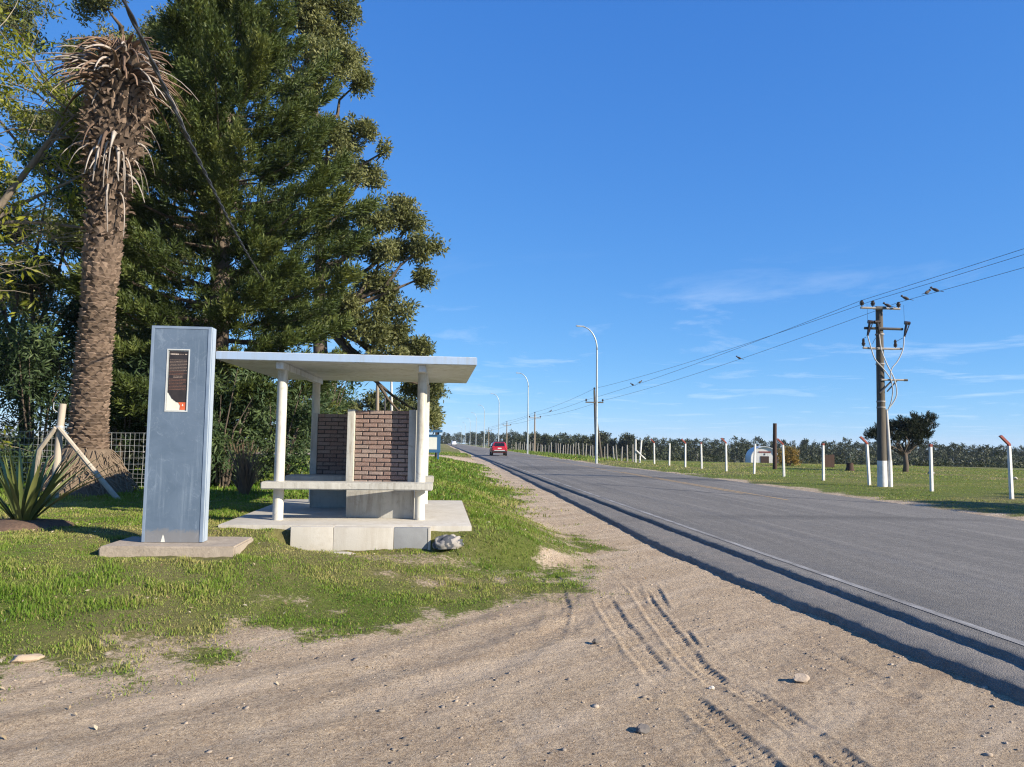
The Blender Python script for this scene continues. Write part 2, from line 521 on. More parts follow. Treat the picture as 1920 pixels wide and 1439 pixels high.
def ground_h(x, y):
    x = np.asarray(x, float); y = np.asarray(y, float); shp = x.shape
    x = x.ravel(); y = y.ravel()
    sd = signed(x, y)
    z = -0.15 + 0.50 * smooth(-0.4, 3.6, sd)
    # verge beside the road humps up a little
    z += 0.16 * smooth(15, 20, y) * (1 - smooth(50, 62, y)) * smooth(0.6, 2.2, sd) * (1 - smooth(3.2, 6.5, sd))
    # level pad under the shelter, dropping in front of the kerb block
    inx = smooth(SLAB[0] - 1.2, SLAB[0] - 0.1, x) * (1 - smooth(SLAB[1] + 0.1, SLAB[1] + 2.0, x))
    iny = smooth(SLAB[2] - 0.5, SLAB[2] + 0.1, y) * (1 - smooth(SLAB[3], SLAB[3] + 1.5, y))
    z = z * (1 - inx * iny) + 0.355 * inx * iny
    front = smooth(-2.35, -2.1, x) * (1 - smooth(0.0, 0.40, x)) * smooth(10.2, 11.3, y) * (1 - smooth(11.55, 11.64, y))
    z = z * (1 - front) + 0.045 * front
    pad = smooth(-4.5, -4.0, x) * (1 - smooth(-2.2, -1.7, x)) * smooth(9.2, 9.5, y) * (1 - smooth(10.8, 11.4, y))
    z = z * (1 - pad) + (0.215 + 0.07 * smooth(9.8, 10.8, y)) * pad
    # under the road
    xl = np.interp(y, [0, 5.5, 8.4, 12.2, 20, 45, 70], [4.20, 4.14, 3.95, 3.76, 3.90, 4.18, 4.46]) + 0.13; xr = 13.65 - 1.1 * smooth(40, 62, y)
    z = np.where(x > xl, -0.15 - 0.15 * smooth(xl, xl + 0.5, x), z)
    far = smooth(xr - 0.4, xr + 0.1, x)
    fz = -0.06 + 0.05 * smooth(xr, xr + 2.5, x)
    # the field on the far side falls away behind its crest
    r = np.hypot(x - 14, y)
    fz = fz - 6.5 * smooth(66, 260, r) * smooth(15, 32, x) 
    z = z * (1 - far) + fz * far
    # relief
    dirt = 1 - smooth(-0.3, 0.8, sd)
    near = (1 - smooth(18, 40, np.hypot(x, y)))
    out_road = ((x < xl - 0.1) | (x > xr)).astype(float)
    z += out_road * near * ((fbm(x * 0.9, y * 0.9, 3, 4) - 0.5) * 0.045 * (1 - 0.3 * dirt) + dirt * (fbm(x * 6, y * 6, 5, 4) - 0.5) * 0.014
                            + dirt * (fbm(x * 19, y * 19, 6, 3) - 0.5) * 0.019 + (1 - dirt) * (fbm(x * 5, y * 5, 8, 3) - 0.5) * 0.05)
    m = (np.abs(x) < 8) & (y > 2) & (y < 14)
    if m.any():
        xm, ym = x[m], y[m]; dz = np.zeros(xm.shape)
        wob = (fbm(xm * 2.5, ym * 2.5, 21, 2) - 0.5) * 0.10
        for poly, hw, dep in RUTS:
            d, a, sg = seg_dist(xm + wob, ym, poly)
            k = 0.35 + 0.65 * fbm(xm * 0.7, ym * 0.7, 31, 2)
            dz += k * (-dep * np.exp(-(d / hw) ** 2) + dep * 0.7 * np.exp(-((d - hw * 2.0) / (hw * 0.7)) ** 2))
        for i, (poly, hw, dep, lug) in enumerate(TRACKS):
            d, a, sg = seg_dist(xm + wob * 0.3, ym, poly)
            inside = 1 - smooth(hw * 0.85, hw * 1.15, d)
            ph = (a + sg * d * 0.55) / lug
            saw = np.abs((ph % 1.0) - 0.5) * 2
            lugs = smooth(0.42, 0.58, saw) * (0.25 + 0.75 * smooth(0.2, 0.45, np.abs(((d * sg) / hw * 1.3) % 1.0 - 0.5) * 2))
            kk = smooth(0.36, 0.54, fbm(xm * 1.3 + i * 7, ym * 1.3, 41, 3))
            L = sum(math.dist(p, q) for p, q in zip(poly[:-1], poly[1:]))
            ends = smooth(0, 0.8, a)
            dz += kk * ends * (-dep * inside * (0.45 + 0.75 * lugs) + dep * 0.75 * np.exp(-((d - hw * 1.35) / (hw * 0.22)) ** 2))
        z[m] += dz * dirt[m]
    return z.reshape(shp)

def grass_cover(x, y):
    """how much of the soil the grass covers"""
    shp = np.shape(x)
    x = np.ravel(x); y = np.ravel(y)
    sd = signed(x, y)
    n = fbm(x * 0.55 + 3, y * 0.55, 51, 4) - 0.5
    n2 = fbm(x * 2.2, y * 2.2, 57, 3) - 0.5
    sd2 = sd + 1.5 * np.exp(-(((x - 1.0) / 1.1) ** 2 + ((y - 12.6) / 2.2) ** 2))
    g = smooth(-1.1, 1.4, sd2 + 3.4 * n * (1 - smooth(1.5, 4.5, sd)) + 2.4 * n2 * (1 - smooth(1.2, 3.5, sd)))
    # worn ground in front of the kerb block and beside the shelter
    worn = np.exp(-(((x + 0.6) / 1.5) ** 2 + ((y - 10.9) / 0.65) ** 2)) + 0.35 * np.exp(-(((x - 1.7) / 0.5) ** 2 + ((y - 13.8) / 2.5) ** 2))
    g = g * (1 - 0.5 * np.clip(worn * (0.6 + 1.2 * (n2 + 0.5)), 0, 1))
    # driveway across the far verge
    g = g * (1 - smooth(63, 65, y) * (1 - smooth(73, 76, y)))
    xr = 13.65 - 1.1 * smooth(40, 62, y)
    rgt = smooth(xr + 0.1, xr + 1.3, x + 1.8 * n2 + 1.2 * n)
    g = np.where(x > 8, rgt * (0.94 + 0.25 * n), g)
    g = np.where((x > 3.7) & (x < xr), 0, g)
    return np.clip(g, 0, 1).reshape(shp)

def axis(lo, a, b, hi, step, grow):
    mid = np.arange(a, b + 1e-6, step)
    def run(start, end, sgn):
        out = []; s = step; p = start
        while (end - p) * sgn > 0:
            s *= grow; p += s * sgn; out.append(p)
        return out
    return np.array(run(a, lo, -1)[::-1] + list(mid) + run(b, hi, 1))
gx = axis(-1500, -5.2, 3.9, 1500, 0.033, 1.06)
gx = np.unique(np.concatenate([gx[(gx < 1.3) | (gx > 3.0)], np.arange(1.3, 3.0, 0.016)]))
gy = axis(-120, 3.7, 9.6, 2500, 0.033, 1.05)
gy = np.unique(np.concatenate([gy[(gy < 3.9) | (gy > 8.2)], np.arange(3.9, 8.2, 0.019)]))
GX, GY = np.meshgrid(gx, gy)
GZ = ground_h(GX, GY)
nx, ny = len(gx), len(gy)
idx = np.arange(nx * ny).reshape(ny, nx)
quads = np.stack([idx[:-1, :-1].ravel(), idx[:-1, 1:].ravel(), idx[1:, 1:].ravel(), idx[1:, :-1].ravel()], 1)
gcov = grass_cover(GX, GY).ravel()
gdry = np.clip(fbm(GX * 0.35, GY * 0.35, 71, 4).ravel() + 0.18 * smooth(10.5, 12.5, GY.ravel()) * (GX.ravel() < 3), 0, 1)

def ground_mat():
    t = NT('ground')
    co = t.coord('Object')
    cov = t.attr('cover'); dry = t.attr('dry')
    big = t.noise(co, 0.55, 5, 0.6, 0.4)
    dirt = t.mix(t.ramp(big, [(0.35, 0.0), (0.68, 1.0)]), (0.50, 0.380, 0.248), (0.61, 0.475, 0.330))
    mid = t.noise(co, 3.2, 7, 0.72, 0.5)
    dirt = t.mix(t.ramp(mid, [(0.42, 0.0), (0.72, 0.75)]), dirt, (0.37, 0.265, 0.175))
    grey = t.noise(co, 1.1, 5, 0.6, 0.3)
    dirt = t.mix(t.ramp(grey, [(0.55, 0.0), (0.72, 0.55)]), dirt, (0.56, 0.465, 0.35))
    cl = t.noise(co, 34, 6, 0.8, 0.3)
    dirt = t.mix(t.ramp(cl, [(0.38, 0.85), (0.5, 0.0)]), dirt, (0.23, 0.165, 0.115))
    dirt = t.mix(t.ramp(cl, [(0.54, 0.0), (0.68, 0.75)]), dirt, (0.70, 0.58, 0.45))
    # pale and dark bands left by wheels turning in from the road
    mp = t.n('ShaderNodeMapping'); mp.inputs['Rotation'].default_value = (0, 0, R(-42)); t.l(co, mp.inputs[0])
    bd = t.noise(mp.outputs[0], 1.0, 6, 0.65, 0.25, (0.22, 2.6, 1))
    dirt = t.mix(t.ramp(bd, [(0.50, 0.0), (0.66, 0.55)]), dirt, (0.66, 0.535, 0.40))
    dirt = t.mix(t.ramp(bd, [(0.34, 0.55), (0.46, 0.0)]), dirt, (0.33, 0.245, 0.17))
    fine = t.noise(co, 75, 6, 0.9)
    dirt = t.mix(t.ramp(fine, [(0.38, 0.95), (0.48, 0.0)]), dirt, (0.15, 0.11, 0.08))
    dirt = t.mix(t.ramp(fine, [(0.54, 0.0), (0.66, 0.8)]), dirt, (0.72, 0.62, 0.50))
    vor = t.n('ShaderNodeTexVoronoi'); t.set(vor, Scale=55.0, Randomness=1.0); t.l(co, vor.inputs['Vector'])
    peb = t.ramp(vor.outputs['Distance'], [(0.10, 0.75), (0.22, 0.0)])
    pebc = t.ramp(t.noise(co, 40, 1), [(0.3, (0.13, 0.115, 0.10)), (0.5, (0.36, 0.32, 0.27)), (0.7, (0.60, 0.55, 0.49))])
    sel = t.ramp(t.noise(co, 9, 4, 0.7), [(0.48, 0.0), (0.62, 1.0)])
    dirt = t.mix(t.math('MULTIPLY', peb, sel), dirt, pebc)
    turf = t.mix(t.ramp(t.noise(co, 14, 6, 0.75, 0.4), [(0.3, 0.0), (0.7, 1.0)]), (0.070, 0.095, 0.016), (0.165, 0.195, 0.040))
    straw = t.mix(t.ramp(t.noise(co, 22, 6, 0.75), [(0.3, 0.0), (0.7, 1.0)]), (0.15, 0.125, 0.055), (0.23, 0.20, 0.09))
    turf = t.mix(t.ramp(dry, [(0.42, 0.1), (0.72, 0.85)]), turf, straw)
    brk = t.math('ADD', cov, t.math('MULTIPLY', t.math('SUBTRACT', t.noise(co, 16, 6, 0.75, 0.3), 0.5), 1.6))
    col = t.mix(t.ramp(brk, [(0.38, 0.0), (0.62, 1.0)]), dirt, turf)
    h = t.math('ADD', t.math('MULTIPLY', fine, 0.6), t.math('ADD', t.math('MULTIPLY', t.noise(co, 28, 6, 0.75), 1.2), t.math('MULTIPLY', peb, 0.5)))
    nm = t.bump(h, 1.0, 0.03)
    return t.principled(col, 0.95, 0, nm, 0.15)
M['ground'] = ground_mat()
ground = mesh_np('ground', np.stack([GX.ravel(), GY.ravel(), GZ.ravel()], 1), quads, M['ground'], attrs={'cover': gcov, 'dry': gdry}, smooth_sh=True)
tag(ground, kind='structure')
def gz(x, y):
    return float(ground_h(np.array([x], float), np.array([y], float))[0])

# ------------------------------------------------------------------ road
def asphalt(name, c1, c2, shoulder=False):
    t = NT(name)
    co = t.coord('Object')
    f = t.noise(co, 0.5, 5, 0.6, 0.3, (1.0, 0.22, 1))
    col = t.mix(t.ramp(f, [(0.35, 0.0), (0.68, 1.0)]), c1, c2)
    st = t.noise(co, 1.0, 6, 0.6, 0.2, (2.6, 0.06, 1))           # wheel-path streaks along the road
    col = t.mix(t.ramp(st, [(0.48, 0.0), (0.66, 0.8)]), col, tuple(v * 1.28 for v in c2))
    patch = t.noise(co, 0.16, 4, 0.5, 0.6, (0.35, 1.0, 1))       # darker patches: worn asphalt, plus tree shade across the road painted in
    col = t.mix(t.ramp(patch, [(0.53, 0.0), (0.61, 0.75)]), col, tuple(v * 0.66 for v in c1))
    md = t.noise(co, 9, 7, 0.75, 0.4)
    col = t.mix(t.ramp(md, [(0.36, 0.55), (0.52, 0.0)]), col, tuple(v * 0.68 for v in c1))
    col = t.mix(t.ramp(md, [(0.54, 0.0), (0.72, 0.5)]), col, tuple(v * 1.35 for v in c2))
    sp = t.noise(co, 85, 5, 0.9)
    col = t.mix(t.ramp(sp, [(0.34, 0.8), (0.48, 0.0)]), col, tuple(v * 0.42 for v in c1))
    col = t.mix(t.ramp(sp, [(0.55, 0.0), (0.70, 0.7)]), col, tuple(v * 1.9 for v in c2))
    if shoulder:
        s2 = t.noise(co, 1.4, 6, 0.7, 0.4)
        col = t.mix(t.ramp(s2, [(0.5, 0.0), (0.75, 0.6)]), col, (0.30, 0.25, 0.20))
    vor = t.n('ShaderNodeTexVoronoi'); t.set(vor, Scale=75.0); t.l(co, vor.inputs['Vector'])
    h = t.math('ADD', t.math('MULTIPLY', vor.outputs['Distance'], -0.9), sp)
    return t.principled(col, 0.85, 0, t.bump(h, 0.7, 0.012), 0.3)
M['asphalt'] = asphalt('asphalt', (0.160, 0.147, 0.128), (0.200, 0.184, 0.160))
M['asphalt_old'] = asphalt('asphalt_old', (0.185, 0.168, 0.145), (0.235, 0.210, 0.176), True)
ry = axis(-60, 3.6, 14, 1800, 0.05, 1.03)
def sweep(name, prof, mat):
    V = np.stack([np.stack([px(ry), ry, pz(ry)], 1) for px, pz in prof], 1)   # (ny, k, 3)
    k = len(prof); n = len(ry)
    ii = np.arange(n * k).reshape(n, k)
    q = np.stack([ii[:-1, :-1].ravel(), ii[:-1, 1:].ravel(), ii[1:, 1:].ravel(), ii[1:, :-1].ravel()], 1)
    o = mesh_np(name, V.reshape(-1, 3), q, mat, smooth_sh=True)
    return tag(o, kind='structure')
nz = ry * 0
fade = 1 - smooth(60, 120, ry)
e_up = 4.58 + fade * ((fbm(ry * 0.6, nz, 81, 4) - 0.5) * 0.09 + (fbm(ry * 5, nz, 82, 3) - 0.5) * 0.035)
rr = lambda s, a, f: (fbm(ry * f, nz + s, 83, 3) - 0.5) * a * fade
xr = 13.65 - 1.1 * smooth(40, 62, ry)
prof = []
for i, (dx, z) in enumerate([(-0.03, -0.20), (0.0, -0.08), (0.02, -0.048), (0.045, -0.020), (0.08, -0.007), (0.14, -0.002), (0.30, 0.0)]):
    prof.append((lambda y, dx=dx, i=i: e_up + dx + rr(i * 3, 0.045, 9) * (1 - dx), lambda y, z=z, i=i: nz + z + rr(i * 5 + 1, 0.022, 11) * (z < -0.002)))
for fr in np.linspace(0.08, 0.97, 12):
    prof.append((lambda y, fr=fr: (e_up + 0.4) * (1 - fr) + xr * fr, lambda y, fr=fr: nz + 0.05 * math.sin(math.pi * fr) - 0.0))
eR = (fbm(ry * 0.8, nz, 91, 4) - 0.5) * 0.35 * fade
prof.append((lambda y: xr - 0.1 + eR, lambda y: nz - 0.01))
prof.append((lambda y: xr + 0.02 + eR, lambda y: nz - 0.09))
prof.append((lambda y: xr + 0.06 + eR, lambda y: nz - 0.25))
sweep('road', prof, M['asphalt'])
e_lo = np.interp(ry, [0, 5.5, 8.4, 12.2, 20, 45, 70], [4.20, 4.14, 3.95, 3.76, 3.90, 4.18, 4.46]) + fade * ((fbm(ry * 0.5, nz, 95, 4) - 0.5) * 0.20 + (fbm(ry * 4, nz, 96, 3) - 0.5) * 0.07)
prof = []
for i, (dx, z) in enumerate([(-0.05, -0.30), (-0.01, -0.17), (0.02, -0.130), (0.05, -0.090), (0.10, -0.074)]):
    prof.append((lambda y, dx=dx, i=i: e_lo + dx + rr(40 + i * 3, 0.06, 8), lambda y, z=z, i=i: nz + z + rr(50 + i * 5, 0.022, 10)))
prof.append((lambda y: (e_lo + e_up) / 2 + 0.1, lambda y: nz - 0.066 + rr(70, 0.014, 5)))
prof.append((lambda y: e_up + 0.10, lambda y: nz - 0.068))
sweep('road_shoulder', prof, M['asphalt_old'])

def paint(name, col, keep):
    t = NT(name)
    co = t.coord('Object')
    f = t.noise(co, 3.0, 8, 0.78, 0.3, (1, 0.25, 1))
    f2 = t.noise(co, 60, 4, 0.8)
    k = t.math('MULTIPLY', t.ramp(f, [(0.40 - keep, 0.0), (0.62 - keep, 1.0)]), t.ramp(f2, [(0.36, 0.35), (0.55, 1.0)]))
    c = t.mix(k, (0.182, 0.170, 0.154), col)
    return t.principled(c, 0.8, 0, t.bump(f2, 0.5, 0.01), 0.3)
def road_z(y, x):
    eu = np.interp(y, ry, e_up); xrr = 13.65 - 1.1 * smooth(40, 62, y)
    fr = np.clip((x - eu - 0.4) / (xrr - eu - 0.4), 0, 1)
    pts_fr = np.concatenate([[0.0], np.linspace(0.08, 0.97, 12)]); pts_z = 0.05 * np.sin(np.pi * pts_fr); pts_z[0] = 0
    return np.interp(fr, pts_fr, pts_z)
def stripe(name, x0, x1, y0, y1, mat, label):
    ys = np.unique(np.concatenate([[y0], ry[(ry > y0) & (ry < y1)], [y1]]))
    L = np.stack([ys * 0 + x0, ys, road_z(ys, x0) + 0.005], 1); Rr = np.stack([ys * 0 + x1, ys, road_z(ys, x1) + 0.005], 1)
    n = len(ys)
    V = np.concatenate([L, Rr]); q = np.stack([np.arange(n - 1), np.arange(n - 1) + n, np.arange(1, n) + n, np.arange(1, n)], 1)
    o = mesh_np(name, V, q, mat)
    return tag(o, kind='structure')
M['white_line'] = paint('white_line', (0.44, 0.43, 0.41), -0.02)
M['yellow_line'] = paint('yellow_line', (0.47, 0.31, 0.13), 0.10)
stripe('edge_line', 4.88, 4.98, -20, 300, M['white_line'], None)
stripe('centre_line', 9.98, 10.09, 25.5, 260, M['yellow_line'], None)
stripe('centre_line', 10.22, 10.33, 22.6, 44.0, M['yellow_line'], None)

# tar-filled cracks wandering across the lanes
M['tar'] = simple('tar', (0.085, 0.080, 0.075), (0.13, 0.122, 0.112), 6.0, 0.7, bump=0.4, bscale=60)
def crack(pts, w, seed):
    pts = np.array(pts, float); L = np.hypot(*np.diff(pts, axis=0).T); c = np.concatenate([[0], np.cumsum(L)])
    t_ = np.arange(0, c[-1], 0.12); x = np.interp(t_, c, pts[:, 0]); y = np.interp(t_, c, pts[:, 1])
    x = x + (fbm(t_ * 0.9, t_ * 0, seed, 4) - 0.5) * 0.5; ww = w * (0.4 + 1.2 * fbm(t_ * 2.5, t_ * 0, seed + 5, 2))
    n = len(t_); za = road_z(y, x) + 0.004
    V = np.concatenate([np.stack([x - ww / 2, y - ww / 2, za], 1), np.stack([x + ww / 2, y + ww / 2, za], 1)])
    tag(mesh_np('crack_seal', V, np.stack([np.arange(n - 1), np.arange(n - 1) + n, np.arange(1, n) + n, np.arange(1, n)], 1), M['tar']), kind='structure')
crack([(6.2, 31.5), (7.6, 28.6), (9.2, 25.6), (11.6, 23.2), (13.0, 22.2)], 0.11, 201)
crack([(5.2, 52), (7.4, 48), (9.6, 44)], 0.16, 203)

# ------------------------------------------------------------------ grass blades (stuff)
EXCL = [(-3.14, 0.54, 11.62, 16.72), (-4.10, -2.38, 9.55, 10.75)]
def blades(name, pts, hgt, wid, dryv, mat, lean=0.45):
    n = len(pts)
    th = rng.uniform(0, 2 * np.pi, n); la = rng.uniform(0, 2 * np.pi, n); lm = rng.gamma(2.0, lean / 2, n)
    side = np.stack([np.cos(th), np.sin(th), th * 0], 1)
    ld = np.stack([np.cos(la), np.sin(la), la * 0], 1)
    h = hgt[:, None]; w = wid[:, None]
    up = np.array([0, 0, 1.0])
    b0 = pts - side * w * 0.5; b1 = pts + side * w * 0.5
    mid = pts + up * h * 0.6 + ld * h * 0.35 * lm[:, None]
    m0 = mid - side * w * 0.38; m1 = mid + side * w * 0.38
    tip = pts + up * h * (1 - 0.25 * np.clip(lm[:, None], 0, 1.5)) + ld * h * 1.0 * lm[:, None]
    V = np.stack([b0, b1, m0, m1, tip], 1).reshape(-1, 3)
    base = np.arange(n)[:, None] * 5
    T = np.concatenate([base + np.array([[0, 1, 3]]), base + np.array([[0, 3, 2]]), base + np.array([[2, 3, 4]])])
    tint = np.repeat(dryv, 5)
    o = mesh_np(name, V, T, mat, attrs={'tint': tint})
    return tag(o, kind='stuff')
M['grass'] = leaf_mat('grass', (0.070, 0.150, 0.012), (0.155, 0.240, 0.026), (0.38, 0.32, 0.13), 0.3, 0.6)
def scatter(x0, x1, y0, y1, dens, thr=0.0):
    n = int((x1 - x0) * (y1 - y0) * dens)
    x = rng.uniform(x0, x1, n); y = rng.uniform(y0, y1, n)
    g = grass_cover(x, y)
    keep = rng.uniform(0, 1, n) < np.maximum(g ** 1.3 - thr, 0)
    for (a, b, c, d) in EXCL:
        keep &= ~((x > a) & (x < b) & (y > c) & (y < d))
    # only where the camera or a step beside it can look
    keep &= (x > -0.70 * y - 1.5) & (x < 0.80 * y + 2)
    return x[keep], y[keep], g[keep]
def lush(x, y):
    return np.clip(fbm(x * 0.8, y * 0.8, 101, 3) * 1.6 - 0.35, 0, 1)
def field(name, x0, x1, y0, y1, dens, h0, h1, w, dry_off=0.0, lean=0.45):
    x, y, g = scatter(x0, x1, y0, y1, dens)
    z = ground_h(x, y)
    L = lush(x, y)
    clump = np.clip(fbm(x * 3.5, y * 3.5, 111, 2) * 2 - 0.6, 0, 1)
    h = (h0 + (h1 - h0) * L * clump) * rng.uniform(0.55, 1.35, len(x)) * (0.5 + 0.5 * g)
    d = np.clip(fbm(x * 0.35, y * 0.35, 71, 4) * 1.3 + fbm(x * 1.7, y * 1.7, 73, 3) * 0.9 - 0.82 + rng.normal(0, 0.16, len(x)) + dry_off + 0.5 * (1 - g) * (rng.uniform(0, 1, len(x)) < 0.7), 0, 1)
    d = np.where(rng.uniform(0, 1, len(x)) < 0.06, rng.uniform(0.75, 1, len(x)), d)
    wv = w * rng.uniform(0.7, 1.4, len(x))
    o = blades(name, np.stack([x, y, z - 0.006], 1), h, wv, d, M['grass'], lean)
    return tag(o, kind='stuff')
field('verge_grass', -7.0, 2.4, 5.2, 11.0, 3000, 0.018, 0.115, 0.0075, 0.08)
field('verge_grass', -9.0, 3.0, 11.0, 17.0, 1500, 0.022, 0.13, 0.010, 0.14)
field('verge_grass', -14.0, 3.4, 17.0, 30.0, 260, 0.05, 0.20, 0.026, 0.05, 0.7)
field('verge_grass', -12.0, 3.4, 30.0, 90.0, 40, 0.07, 0.26, 0.065, 0.05, 0.7)
field('field_grass', 13.4, 42.0, 17.0, 40.0, 110, 0.02, 0.07, 0.024, 0.38, 0.7)
field('field_grass', 12.2, 46.0, 40.0, 75.0, 24, 0.04, 0.12, 0.045, 0.36, 0.7)
field('field_grass', 12.4, 19.0, 75.0, 160.0, 22, 0.15, 0.40, 0.09, 0.0, 0.7)
# ------------------------------------------------------------------ bus shelter
FZ = 0.40                                   # floor level of the shelter
sh = thing('bus_shelter', 'white concrete bus shelter with flat roof, brick wall panels and benches beside the road', 'bus shelter', (-1.35, 14.0, FZ))
OX, OY = -1.35, 14.0
def sb(name, x0, x1, y0, y1, z0, z1, mat, bev=0.008, parent=sh):
    """box in world metres, stored relative to the shelter"""
    return MB().box(x0 - OX, x1 - OX, y0 - OY, y1 - OY, z0 - FZ, z1 - FZ, bev).build(name, mat, parent, auto=40)
sb('floor_slab', -3.10, 0.50, 11.66, 16.65, FZ - 0.14, FZ, M['concrete_slab'], 0.012)
# roof: a slab rising slightly to the back
rb = bmesh.new(); bmesh.ops.create_cube(rb, size=1)
for v in rb.verts:
    x = (-1.385 + v.co.x * 3.87) - OX; y = (14.3 + v.co.y * 4.6) - OY
    z = 2.79 + (0.06 if v.co.y > 0 else 0) + (0.125 if v.co.z > 0 else 0) - FZ
    v.co = (x, y, z)
bmesh.ops.bevel(rb, geom=rb.edges[:], offset=0.010, segments=2, affect='EDGES')
roof = MB().bm(rb).build('roof', M['roof_paint'], sh, auto=40)
MB().box(-3.322 - OX, 0.552 - OX, -2.0085, -1.9995, 2.798 - FZ, 2.908 - FZ, 0.002).build('fascia', M['fascia_paint'], sh)
CX = (-2.42, -0.28)
for x in CX:
    bb = bmesh.new(); bmesh.ops.create_cube(bb, size=1)
    for v in bb.verts:
        yy = 12.13 if v.co.y < 0 else 16.2
        top = 2.79 + 0.06 * (yy - 12.0) / 4.6 - 0.003
        v.co = (x + v.co.x * 0.11 - OX, yy - OY, (top if v.co.z > 0 else top - 0.105) - FZ)
    bmesh.ops.bevel(bb, geom=bb.edges[:], offset=0.006, segments=1, affect='EDGES')
    MB().bm(bb).build('beam', M['roof_paint'], sh, auto=40)
    for y in ((12.4, 15.75) if x < -1 else (12.54, 15.75)):
        top = 2.79 + 0.06 * (y - 12.0) / 4.6 - 0.105
        MB().lathe([(0.082, 0.0), (0.080, 0.02), (0.077, 0.8), (0.075, top - FZ - 0.05), (0.078, top - FZ - 0.02), (0.078, top - FZ)], 24, (x - OX, y - OY, 0)).build('column', M['column_paint'], sh, auto=40)
# benches: long concrete seats front and back
def bench(y0, y1, x0, x1, z1=0.985):
    bb = bmesh.new(); bmesh.ops.create_cube(bb, size=1)
    for v in bb.verts:
        v.co = ((x0 + x1) / 2 + v.co.x * (x1 - x0) - OX, (y0 + y1) / 2 + v.co.y * (y1 - y0) - OY, z1 - 0.055 + v.co.z * 0.11 - FZ)
    bmesh.ops.bevel(bb, geom=bb.edges[:], offset=0.014, segments=2, affect='EDGES')
    bmesh.ops.subdivide_edges(bb, edges=[e for e in bb.edges if abs((e.verts[0].co - e.verts[1].co).x) > 1], cuts=24)
    for v in bb.verts:
        n = fbm(np.array([v.co.x * 3.1]), np.array([v.co.z * 9 + v.co.y * 5]), 131, 3)[0] - 0.5
        v.co.z += n * 0.008; v.co.y += n * 0.010
    return MB().bm(bb).build('bench', M['concrete_grey'], sh, auto=40)
bench(12.14, 12.56, -2.64, -0.08)
bench(14.02, 14.58, -2.64, -0.08, 1.0)
# brick panels in concrete frames
brick_meshes = []
for k in range(8):
    b = bmesh.new(); bmesh.ops.create_cube(b, size=1)
    r2 = random.Random(500 + k)
    for v in b.verts:
        v.co = Vector((v.co.x * 1.0, v.co.y * 1.0, v.co.z * 1.0))
        v.co += Vector((r2.uniform(-.025, .025), r2.uniform(-.04, .04), r2.uniform(-.06, .06)))
    bmesh.ops.bevel(b, geom=b.edges[:], offset=0.045, segments=1, affect='EDGES')
    me = bpy.data.meshes.new('brick'); b.to_mesh(me); b.free()
    me.materials.append(M['brick']); brick_meshes.append(me)
def brick_panel(x0, x1, yf, z0, z1, thick, axis='x', seed=1):
    """bricks laid with their faces at yf (looking towards -y) or, for axis y, at x = yf looking towards -x"""
    r2 = random.Random(seed)
    mt = MB()
    if axis == 'x': mt.box(x0 - OX, x1 - OX, yf + 0.016 - OY, yf + thick - 0.016 - OY, z0 - FZ, z1 - 0.006 - FZ)
    else: mt.box(yf + 0.016 - OX, yf + thick - 0.016 - OX, x0 - OY, x1 - OY, z0 - FZ, z1 - 0.006 - FZ)
    panel = mt.build('brick_panel', M['mortar'], sh)
    ch, bl, jt = 0.069, 0.222, 0.014
    rows = int((z1 - z0) / ch)
    ch = (z1 - z0) / rows
    for i in range(rows):
        x = x0 + 0.003 - (0.5 * bl if i % 2 else 0.0) + r2.uniform(-.012, .012)
        while x < x1 - 0.03:
            a, c = max(x, x0 + 0.003), min(x + bl, x1 - 0.003)
            if c - a > 0.035:
                o = bpy.data.objects.new('brick', r2.choice(brick_meshes))
                h = ch - jt * r2.uniform(0.8, 1.2)
                u = (a + c) / 2; zz = z0 + (i + 0.5) * ch - FZ + r2.uniform(-.0015, .0015)
                dep = r2.uniform(-.003, .004)
                if axis == 'x':
                    o.location = (u - OX, yf + thick / 2 + dep - OY, zz); o.scale = (c - a, thick, h)
                    o.rotation_euler = (0, r2.uniform(-.006, .006), 0)
                else:
                    o.location = (yf + thick / 2 + dep - OX, u - OY, zz); o.scale = (c - a, thick, h); o.rotation_euler = (0, 0, math.pi / 2)
                link(o, panel)
            x += bl + jt
    return panel
# front wall on the road side, turned a little so that its right end comes forward
PIV = Matrix.Translation((-1.44 - OX, 12.92 - OY, 0)) @ Matrix.Rotation(R(-9.0), 4, 'Z') @ Matrix.Translation((1.44 + OX, -12.92 + OY, 0))
for part in (sb('wall_base', -1.44, -0.35, 12.84, 13.00, FZ + 0.002, 0.868, M['concrete_grey']),
             sb('wall_base', -1.44, -0.35, 12.845, 12.995, 0.868, 0.93, M['concrete_grey']),
             sb('frame_post', -1.45, -1.335, 12.815, 13.01, 0.93, 2.115, M['column_paint']),
             sb('frame_post', -0.455, -0.345, 12.805, 13.01, 0.93, 2.12, M['concrete_grey']),
             brick_panel(-1.335, -0.455, 12.865, 0.932, 2.11, 0.12, 'x', 3)):
    part.matrix_basis = PIV
# connecting wall running back
sb('wall_base', -1.44, -1.30, 13.012, 14.60, FZ + 0.002, 0.93, M['concrete_grey'])
brick_panel(13.02, 14.60, -1.435, 0.932, 2.08, 0.12, 'y', 5)
# rear wall on the far side
sb('wall_base', -2.30, -1.30, 14.612, 14.76, FZ + 0.002, 0.93, M['concrete_grey'])
sb('frame_post', -2.31, -2.20, 14.60, 14.77, 0.93, 2.11, M['concrete_grey'])
brick_panel(-2.20, -1.30, 14.62, 0.932, 2.10, 0.12, 'x', 7)

